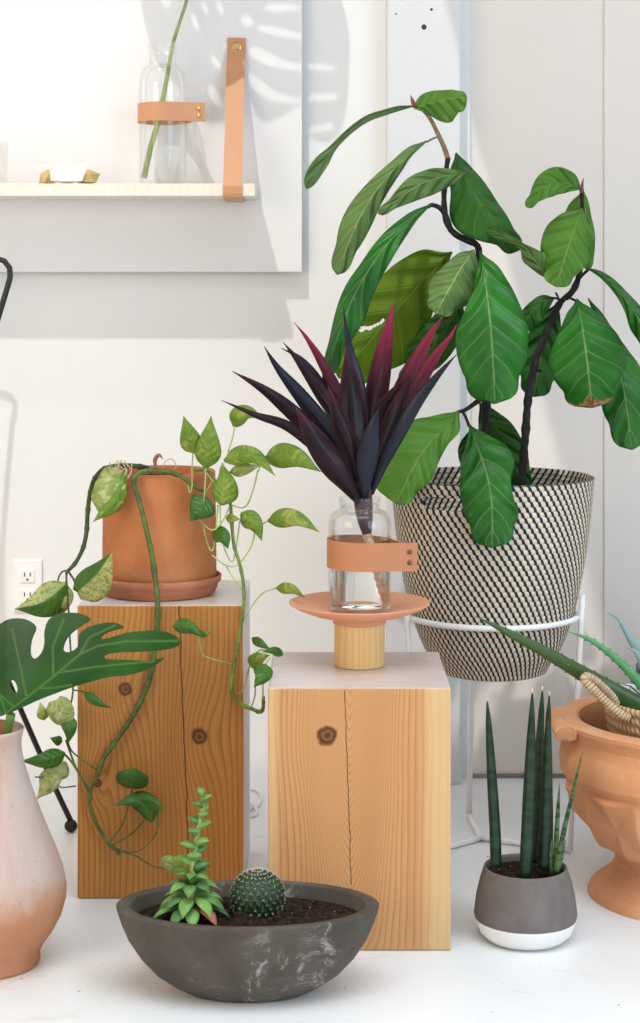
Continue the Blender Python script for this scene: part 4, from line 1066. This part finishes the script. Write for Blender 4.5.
# ------------------------------------------------------------------ snake plant
SP = Vector((W(525.5, 0, 3.06).x, 3.06, 0)); k = 3.06 / F
t = thing('potted_snake_plant', 'cylindrical snake plant in a round grey pot with white-dipped base, on the floor', 'potted plant', SP)
zr = W(0, 866, 3.06).z; R = 51.5 * k
b = bmesh.new()
lathe(b, [(0, .0005), (.056, .0005), (.066, .003), (.078, .014), (.0845, .030), (R, .044), (.0862, .055), (.0835, .075), (.0775, .100), (.0715, zr - .004), (.0700, zr), (.0672, zr), (.0662, zr - .004), (.070, .09), (.074, .06), (0, .05)], SP, 72)
obj('pot', b, MT['dip'], t)
soil('soil', SP, .0665, zr - .012, t, amp=.008, dome=.003, under=.012)
zl = zr - .010
def spear(pts, rad, m='snake', seg=14):
    b = bmesh.new(); tube(b, [W(*p) for p in pts], rad, 40, seg, uvs=True); obj('leaf', b, MT[m], t)
spear([(496, 866, 3.04), (495, 830, 3.04), (492, 780, 3.04), (489, 730, 3.04), (487, 697, 3.04)], [.0095, .0098, .0094, .0090, .0080, .0066, .0046, .0009])
spear([(525, 877, 3.02), (527, 840, 3.02), (529, 790, 3.02), (531, 740, 3.02), (532.5, 688, 3.02)], [.0098, .0108, .0108, .0104, .0098, .0088, .0072, .0045, .0010])
spear([(533, 862, 3.07), (536, 820, 3.07), (538, 770, 3.07), (541, 720, 3.07), (542.5, 686, 3.07)], [.0075, .0082, .0085, .0085, .0078, .0068, .0048, .0010])
spear([(545, 868, 3.045), (546, 830, 3.045), (547, 780, 3.045), (548, 730, 3.045), (549.5, 691, 3.045)], [.0128, .0125, .0120, .0108, .0094, .0080, .0060, .0040, .0010])
spear([(555, 872, 3.035), (556, 845, 3.035), (558, 810, 3.035), (559.5, 783, 3.035)], [.0042, .0042, .0040, .0030, .0006], 'snakey', 10)
spear([(556, 870, 3.02), (562, 840, 3.01), (571, 800, 3.0), (582.5, 752, 2.99)], [.0048, .0045, .0040, .0032, .0024, .0006], 'snakey', 10)
spear([(556, 872, 3.03), (561, 858, 3.02), (566, 840, 3.02)], [.0050, .0042, .0006], 'snakey', 10)
spear([(552, 874, 3.03), (551, 855, 3.03), (552, 836, 3.03)], [.0040, .0036, .0005], 'snakey', 10)

# ------------------------------------------------------------------ urn with rope basket and aloe
UC = Vector((W(690, 0, 3.29).x, 3.29, 0)); k = 3.29 / F
def zz(py): return W(0, py, 3.29).z
t = thing('terracotta_urn', 'footed terracotta urn with faceted diamond relief and scroll handles, on the floor', 'urn', UC)
key = [(98, 910.5), (101, 905), (101.5, 893), (99, 887), (90, 880), (80, 872), (74.5, 862), (74, 856), (77, 850), (84, 843), (93, 834), (101, 823), (108, 812), (114.5, 800), (119.5, 788), (124, 776), (127.5, 772), (129.5, 768), (130, 757), (128, 748), (125, 741), (123, 733), (125, 727), (128.5, 722), (129, 718), (127, 716), (113, 716), (110.5, 718), (110, 726), (112, 740), (115, 758), (100, 800), (60, 835), (0, 845)]
z0 = zz(key[0][1])
P = [(r * k, zz(y) - z0 * (1 if i < 1 else 0)) for i, (r, y) in enumerate(key)]
P = [(r, z if i else .0005) for i, (r, z) in enumerate(P)]
fine = []
for i in range(len(P) - 1):
    st = 8 if 9 <= i <= 14 else 2
    for q in range(st): fine.append((P[i][0] + (P[i + 1][0] - P[i][0]) * q / st, P[i][1] + (P[i + 1][1] - P[i][1]) * q / st))
fine.append(P[-1]); fine = [(0, .0005)] + fine
za, zb_ = zz(846), zz(777)
def relief(a, j, r, z):
    if not (za < z < zb_) or r < .1 or j > 75: return 0
    u = a / (2 * math.pi) * 12 + .2; v = (z - za) / (zb_ - za) * 1.0
    p, q = (u + v) % 1, (u - v) % 1
    return .017 * min(p, 1 - p, q, 1 - q) * 2 * min(1, (zb_ - z) / .01, (z - za) / .008)
b = bmesh.new(); lathe(b, fine, UC, 240, rfun=relief); obj('urn_body', b, MT['urn'], t, auto=.33)
for sg in (-1, 1):
    b = bmesh.new(); cs = []
    pl = [(124, 716.5), (133, 717), (139, 719.5), (140.5, 724), (138.5, 730), (133.5, 732), (129, 731.5), (126, 733), (121, 730), (118, 717)]
    for hw in (-.07, .07):
        cs.append([b.verts.new((UC.x + sg * x * k, UC.y + hw * (1.25 if x < 126 else 1), zz(y))) for x, y in pl])
    n = len(pl)
    for i in range(n): b.faces.new((cs[0][i], cs[0][(i + 1) % n], cs[1][(i + 1) % n], cs[1][i]))
    b.faces.new(cs[0][::-1]); b.faces.new(cs[1])
    obj('handle', b, MT['urn'], t, bevel=.006, auto=.7)
# rope basket
zk = W(0, 698, 3.29).z; kb = zz(837)
RB = Vector((UC.x, UC.y, kb))
t = thing('rope_basket', 'small coiled natural rope basket with loop handles, sitting in the terracotta urn', 'basket', RB)
NRr = 15; prof = []; uvv = []
for r in range(NRr):
    for q in range(5):
        v = r + q / 5; f = v / NRr
        prof.append((lerpl([.050, .085, .110, .128, .140, .149, .155], f) + .0042 * math.sin(math.pi * q / 5), kb + .002 + (zk - kb) * f)); uvv.append(v)
prof = [(0, kb + .001)] + prof; uvv = [0] + uvv
inn = [(.149, zk - .004), (.143, zk - .03), (.125, zk - .07), (.09, zk - .12)]
b = bmesh.new(); lathe(b, prof + [(.152, zk + .001)], RB, 96, uvl=uvv + [NRr]); obj('basket_wall', b, MT['rope'], t)
b = bmesh.new(); lathe(b, [(.152, zk + .001)] + inn + [(0, zk - .12)], RB, 96, uvl=[0, 1, 3, 6, 9, 10]); obj('lining', b, MT['liner'], t)
lp = [W(*p) for p in [(630, 719, 3.196), (620, 714, 3.20), (606, 702, 3.205), (593, 689, 3.205), (585, 681, 3.207), (585.5, 677, 3.213), (592, 679, 3.222), (602, 687, 3.232), (611, 696, 3.240), (616, 704, 3.245)]]
for sg in (0, 1):
    b = bmesh.new()
    tube(b, [Vector((2 * UC.x - p.x, 2 * UC.y - p.y, p.z)) if sg else p for p in lp], .0082, 60, 10, uvs=True, bumps=lambda q: 1 + .10 * math.sin(q * 160)); obj('loop_handle', b, MT['braid'], t)
# aloe
AC = Vector((UC.x, UC.y, zk - .10))
t = thing('aloe_plant', 'aloe with long arching green leaves growing out of the rope basket', 'plant', AC)
soil('soil', RB, .092, zk - .085, t, under=.012)
def aloe(pts, rad, m, teeth=10, ts=.003):
    b = bmesh.new(); PP = [W(*p) for p in pts]; C = crom(PP, 40)
    tube(b, PP, rad, 40, 12, flat_y=.55)
    for sd in (-1, 1):
        for i in range(3, 37, max(1, 40 // teeth)):
            T = (C[i + 1] - C[i - 1]).normalized(); N = T.cross(Vector((0, 1, 0))).normalized(); r = lerpl(rad, i / 40)
            p = C[i] + N * sd * r * .96
            vs = [b.verts.new(p + T * (-ts)), b.verts.new(p + T * ts), b.verts.new(p + Vector((0, -.0012, 0))), b.verts.new(p + N * sd * ts * 1.0 + T * ts * .9)]
            for f in ((0, 1, 3), (1, 2, 3), (2, 0, 3)): b.faces.new([vs[q] for q in f])
    return obj('leaf', b, MT[m], t)
aloe([(690, 752, 3.30), (664, 722, 3.29), (630, 701, 3.28), (590, 678, 3.265), (545, 652, 3.23), (505, 631, 3.20), (476, 616.5, 3.18)], [.023, .021, .0185, .0160, .0130, .0098, .0065, .0008], 'aloe', 16)
aloe([(700, 750, 3.30), (680, 722, 3.29), (652, 697, 3.28), (625, 667, 3.27), (600, 646, 3.26), (584, 637, 3.25), (566, 631, 3.24)], [.017, .015, .0125, .010, .0082, .006, .0042, .0006], 'aloeb', 14)
aloe([(705, 752, 3.32), (740, 700, 3.34), (775, 640, 3.36), (800, 590, 3.38)], [.024, .021, .013, .0006], 'aloe', 12)
aloe([(700, 752, 3.26), (735, 720, 3.2), (790, 690, 3.14), (850, 675, 3.08)], [.024, .021, .013, .0006], 'aloe', 12)
# agave in a tall black planter behind the urn
AG = Vector((W(709, 0, 3.80).x, 3.80, 0)); ka = 3.80 / F; za_ = W(0, 668, 3.80).z
t = thing('potted_agave', 'blue-grey agave in a black planter behind the urn, mostly out of view', 'potted plant', AG)
b = bmesh.new(); r0 = 72 * ka
lathe(b, [(0, .0005), (r0 * .7, .0005), (r0 * .74, .01), (r0, za_ - .02), (r0 * 1.005, za_), (r0 * .94, za_), (r0 * .9, za_ - .05), (0, za_ - .05)], AG, 56); obj('pot', b, MT['blackpot'], t)
soil('soil', AG, r0 * .92, za_ - .02, t, under=.01)
aloe([(690, 672, 3.76), (662, 664, 3.72), (640, 651, 3.70), (627, 633, 3.69), (619, 620, 3.69), (607, 612.5, 3.69)], [.018, .020, .019, .0145, .009, .0045, .0006], 'agave', 8, .002)
aloe([(690, 675, 3.72), (665, 676, 3.67), (646, 668, 3.65), (637, 653, 3.64), (625, 646, 3.64)], [.016, .017, .0145, .009, .0006], 'agave', 8, .002)
aloe([(705, 674, 3.80), (700, 630, 3.80), (690, 590, 3.78), (684, 560, 3.76)], [.02, .022, .014, .0006], 'agave', 8, .002)
aloe([(720, 674, 3.80), (745, 640, 3.78), (780, 610, 3.76)], [.02, .022, .0006], 'agave', 8, .002)

# ------------------------------------------------------------------ clay vase with monstera leaf
VC = Vector((W(-13, 0, 2.95).x, 2.95, 0)); k = 2.95 / F
def zv(y): return W(0, y, 2.95).z
b = bmesh.new()
key = [(0, None), (52, None), (53, 958), (52.5, 951), (57, 942), (66, 930), (74, 915), (78.5, 899), (79, 888), (76, 872), (70, 854), (62, 835), (53, 812), (45, 790), (39, 771), (35.5, 757), (34, 747), (34.2, 739), (36, 732), (37, 729), (36, 727.5), (33, 728.5), (31.5, 733), (30.5, 747), (33, 765), (42, 800), (55, 835), (60, 890), (0, 930)]
lathe(b, [(r * k, .0005 if y is None else zv(y)) for r, y in key], VC, 80)
tag(obj('clay_vase', b, MT['vase'], loc=VC), 'tall pear-shaped chalky terracotta vase on the floor, holding the monstera leaf', 'vase')
t = thing('monstera_leaf', 'large glossy dark green split monstera leaf standing in the clay vase', 'cut leaf', (VC.x, VC.y, zv(770)))
b = bmesh.new(); tube(b, [W(-8, 850, 2.95), W(-2, 780, 2.95), W(6, 740, 2.945), W(11, 714, 2.935)], [.0055, .0055, .0062, .0075], 20, 10); obj('stalk', b, MT['monstem'], t)
s_ = 3.368
trace = [(20, 418), (-10, 425), (-60, 405), (-110, 410), (-160, 380), (-120, 350), (-60, 340), (-120, 310), (-175, 260), (-150, 220), (-80, 205), (-40, 225), (-60, 190), (-40, 150), (0, 115), (40, 97), (90, 100), (122, 125), (108, 165), (103, 212), (118, 232), (140, 212), (150, 180), (150, 140), (165, 100), (200, 81), (260, 78), (305, 98), (270, 122), (228, 160), (214, 200), (232, 210), (262, 192), (268, 150), (310, 120), (380, 110), (418, 125), (390, 133), (352, 148), (342, 166), (375, 160), (440, 142), (540, 138), (596, 158), (604, 185), (560, 200), (470, 207), (390, 210), (353, 220), (362, 233), (420, 235), (500, 239), (553, 229), (500, 265), (430, 287), (375, 292), (330, 302), (250, 325), (190, 347), (130, 370), (60, 402)]
trace = [(x / s_, 590 + y / s_) for x, y in trace]
hl = [[(q[0] / s_, 590 + q[1] / s_) for q in ell(47, 325, 11, 24, -20)], [(q[0] / s_, 590 + q[1] / s_) for q in ell(-40, 300, 11, 24, 25)]]
mr = [(20, 415), (80, 370), (170, 300), (270, 215), (330, 188), (430, 172), (600, 172)]
vn = [mr, [(90, 360), (70, 260), (40, 130)], [(180, 290), (178, 190), (215, 100)], [(270, 215), (300, 160), (390, 118)], [(45, 390), (10, 360), (-60, 330)], [(200, 278), (330, 258), (520, 240)], [(20, 412), (-10, 330), (-90, 230)], [(130, 330), (180, 330), (240, 320)]]
vn = [[(x / s_, 590 + y / s_) for x, y in l] for l in vn]
def mono(px, py):
    # away from the midrib the upper half tips back, the lower half comes forward and droops
    mx = max(0, min(1, (px - 6) / 175)); my = 713 - 72 * mx ** .8
    d = (py - my)
    D = 2.935 - .10 * mx
    D += (-d) * .0016 if d < 0 else -d * .0012
    D += .00001 * (d * d) + .006 * math.sin(px * .11) * min(1, abs(d) / 40)
    return W(px, py, D)
b = sheet(smooth_poly(trace, 3), hl, 1.3, mono, vn, 1.35)
obj('leaf_blade', b, MT['monstera'], t, solid=.0014)

# ------------------------------------------------------------------ concrete bowl
BO = Vector((W(248, 0, 2.835).x, 2.825, 0)); k = 2.835 / F; sy = .56
t = thing('planted_bowl', 'wide oval grey concrete bowl planted with a round cactus and a succulent', 'planter', BO)
zr = W(0, 901, 2.835).z
b = bmesh.new()
prof = [(0, .0005), (54 * k, .0005), (60 * k, .003), (75 * k, .014), (92 * k, .032), (107 * k, .057), (119 * k, .085), (126.5 * k, .112), (130.5 * k, zr - .006), (131 * k, zr - .002), (129 * k, zr), (118.5 * k, zr), (117 * k, zr - .003), (112 * k, .11), (100 * k, .08), (0, .06)]
lathe(b, prof, BO, 96, sy); obj('bowl', b, MT['conc'], t)
zso = zr - .022
soil('soil', BO, 113.5 * k, zso, t, sy, .012, 14, 72, .008, .03)
# cactus
cc = W(257.5, 896, 2.84); cr = 26.5 * k; b = bmesh.new()
bmesh.ops.create_uvsphere(b, u_segments=84, v_segments=44, radius=1)
areo = []
for v in b.verts:
    d = v.co.normalized(); th = math.atan2(d.y, d.x); ph = math.asin(max(-1, min(1, d.z)))
    u = th / (2 * math.pi) * 21; w = ph / math.pi * 16
    p, q = (u + w * .5), (u - w * .5)
    h = (math.cos(2 * math.pi * p) + math.cos(2 * math.pi * q)) * .25 * math.cos(ph)
    v.co = cc + Vector((d.x, d.y, d.z * .96)) * cr * (1 + .13 * h)
ca = obj('cactus', b, MT['cactus'], t)
b = bmesh.new(); random.seed(3)
for w in range(-7, 9):
    ph = w / 16 * math.pi
    if abs(ph) > 1.5: continue
    for i in range(21):
        th = (i + (.5 if w % 2 else 0)) / 21 * 2 * math.pi
        d = Vector((math.cos(ph) * math.cos(th), math.cos(ph) * math.sin(th), math.sin(ph) * .96))
        o = cc + d * cr * 1.03
        for q in range(7):
            e = (d * .55 + Vector((random.uniform(-1, 1), random.uniform(-1, 1), random.uniform(-1, 1))) * .8).normalized()
            s1 = e.orthogonal().normalized() * .00024; s2 = e.cross(s1)
            L = random.uniform(.003, .006); vs = [b.verts.new(o + s1), b.verts.new(o - s1 * .5 + s2 * .86), b.verts.new(o - s1 * .5 - s2 * .86), b.verts.new(o + e * L)]
            for f in ((0, 1, 3), (1, 2, 3), (2, 0, 3)): b.faces.new([vs[x] for x in f])
tag(obj('spines', b, MT['spine'], ca, smooth=False), kind='stuff')
# succulent
def fat(b, base, tip, w, th, up=Vector((0, 0, 1)), n=10, droop=0):
    d = tip - base; T = d.normalized(); S = T.cross(up).normalized(); N = S.cross(T)
    rows = []
    for i in range(n + 1):
        q = i / n; c = base + d * q + N * (droop * 4 * q * (1 - q))
        r = w * lerpl([.35, .55, .8, .98, 1, .85, .5, .04], q); hh = th * lerpl([.7, 1, 1, .95, .85, .7, .45, .04], q)
        rows.append([b.verts.new(c + S * (math.cos(a) * r) + N * (math.sin(a) * hh)) for a in [2 * math.pi * g / 10 for g in range(10)]])
    for i in range(n):
        for g in range(10): b.faces.new((rows[i][g], rows[i][(g + 1) % 10], rows[i + 1][(g + 1) % 10], rows[i + 1][g]))
    b.faces.new(rows[0][::-1]); b.faces.new(rows[-1])
sb = W(192, 908, 2.80); sb.z = zso + .002
stem = [sb, W(191, 890, 2.80), W(193, 868, 2.80), W(196, 845, 2.80), W(199, 825, 2.80), W(203, 805, 2.80), (W(203, 797, 2.80))]
b = bmesh.new(); tube(b, stem, [.006, .0055, .005, .0042, .0036, .003, .0022], 40, 8)
su = obj('succulent', b, flat('succulent_stem', (.36, .40, .16), .5), t)
random.seed(11)
C = crom([tuple(p) for p in stem], 60)
# lower rosette, leaves drooping outwards
for ring, (n, L, zoff, dz, w) in enumerate(((9, .056, .022, -.020, .0115), (9, .050, .036, -.014, .0115), (8, .040, .050, .002, .0105), (6, .030, .060, .012, .009))):
    for i in range(n):
        a = 2 * math.pi * (i + .5 * (ring % 2)) / n + random.uniform(-.1, .1)
        base = sb + Vector((.004 * math.cos(a), .004 * math.sin(a), zoff)); l = L * random.uniform(.88, 1.08)
        tip = base + Vector((l * math.cos(a), l * math.sin(a) * .9, dz + random.uniform(-.004, .004)))
        tip.z = max(tip.z, zso + .006)
        b = bmesh.new(); fat(b, base, tip, w, .004, droop=.010)
        obj('leaf', b, MT['succr'] if ring == 0 and i in (2, 8, 9) else MT['succ'] if (i + ring) % 3 else MT['succd'], su)
# leaves up the stalk
for i in range(15):
    q = .42 + .58 * i / 14; p = C[int(q * 60)]; a = i * 2.4
    L = .028 * (1.1 - .62 * q) + .002
    e = Vector((math.cos(a), math.sin(a) * .8, .35 + .5 * (q > .93))).normalized()
    b = bmesh.new(); fat(b, p, p + e * L * 1.15, L * .46, L * .28, droop=.003)
    obj('leaf', b, MT['succ'] if i % 3 else MT['succd'], su)

# ------------------------------------------------------------------ camera, light
cam = bpy.data.cameras.new('camera'); co = bpy.data.objects.new('camera', cam); COL.objects.link(co)
co.location = (0, 0, CAMH); co.rotation_euler = (math.pi / 2, 0, 0)
cam.sensor_fit = 'VERTICAL'; cam.sensor_height = 36; cam.lens = F / 1023 * 36
cam.shift_y = -(511.5 - HY) / 1023; cam.clip_end = 50; cam.clip_start = .05
SC.camera = co
def look(o, d): o.rotation_euler = Vector(d).to_track_quat('-Z', 'Y').to_euler()
sun = bpy.data.lights.new('sun', 'SUN'); so = bpy.data.objects.new('sun', sun); COL.objects.link(so)
sun.energy = 1.6; sun.angle = math.radians(.8); sun.color = (1, .96, .88); so.location = (-2, -1, 4); look(so, dv)
def area(name, loc, at, sx, sy_, e, col, spread=180):
    l = bpy.data.lights.new(name, 'AREA'); l.shape = 'RECTANGLE'; l.size = sx; l.size_y = sy_; l.energy = e; l.color = col
    o = bpy.data.objects.new(name, l); COL.objects.link(o); o.location = loc; look(o, Vector(at) - Vector(loc)); l.spread = math.radians(spread); return o
area('window_light_right', (2.3, .9, 1.35), (.3, 3.0, .25), 1.6, 1.6, 38, (.62, .82, 1.0))
area('window_light_left', (-2.2, .9, 1.35), (-.3, 3.0, .25), 1.6, 1.4, 29, (1.0, .74, .45))
area('overhead_fill', (.3, 1.75, 2.92), (.3, 2.0, 0), 2.6, 1.3, 19, (.86, .94, 1.0), 95)  # added fill lamp, brightens the floor and front objects from above
sp = bpy.data.lights.new('panel_fill_spot', 'SPOT'); spo = bpy.data.objects.new('panel_fill_spot', sp); COL.objects.link(spo)  # added spot along the sun's direction, brightens the upper panel
tgt = W(0, 85, PD); spo.location = tgt - dv * 1.55; look(spo, dv)
sp.energy = 20; sp.spot_size = math.radians(40); sp.spot_blend = .8; sp.color = (1, .95, .86); sp.shadow_soft_size = .01
w = bpy.data.worlds.new('world'); SC.world = w; w.use_nodes = True
bg = w.node_tree.nodes.get('Background') or w.node_tree.nodes.new('ShaderNodeBackground')
bg.inputs[0].default_value = (.955, .98, 1.0, 1); bg.inputs[1].default_value = .65
SC.view_settings.view_transform = 'Standard'; SC.view_settings.look = 'None'
SC.view_settings.gamma = 1; SC.view_settings.exposure = .09; SC.view_settings.use_curve_mapping = False
SC.cycles.use_denoising = True
SC.cycles.max_bounces = 10; SC.cycles.transparent_max_bounces = 16
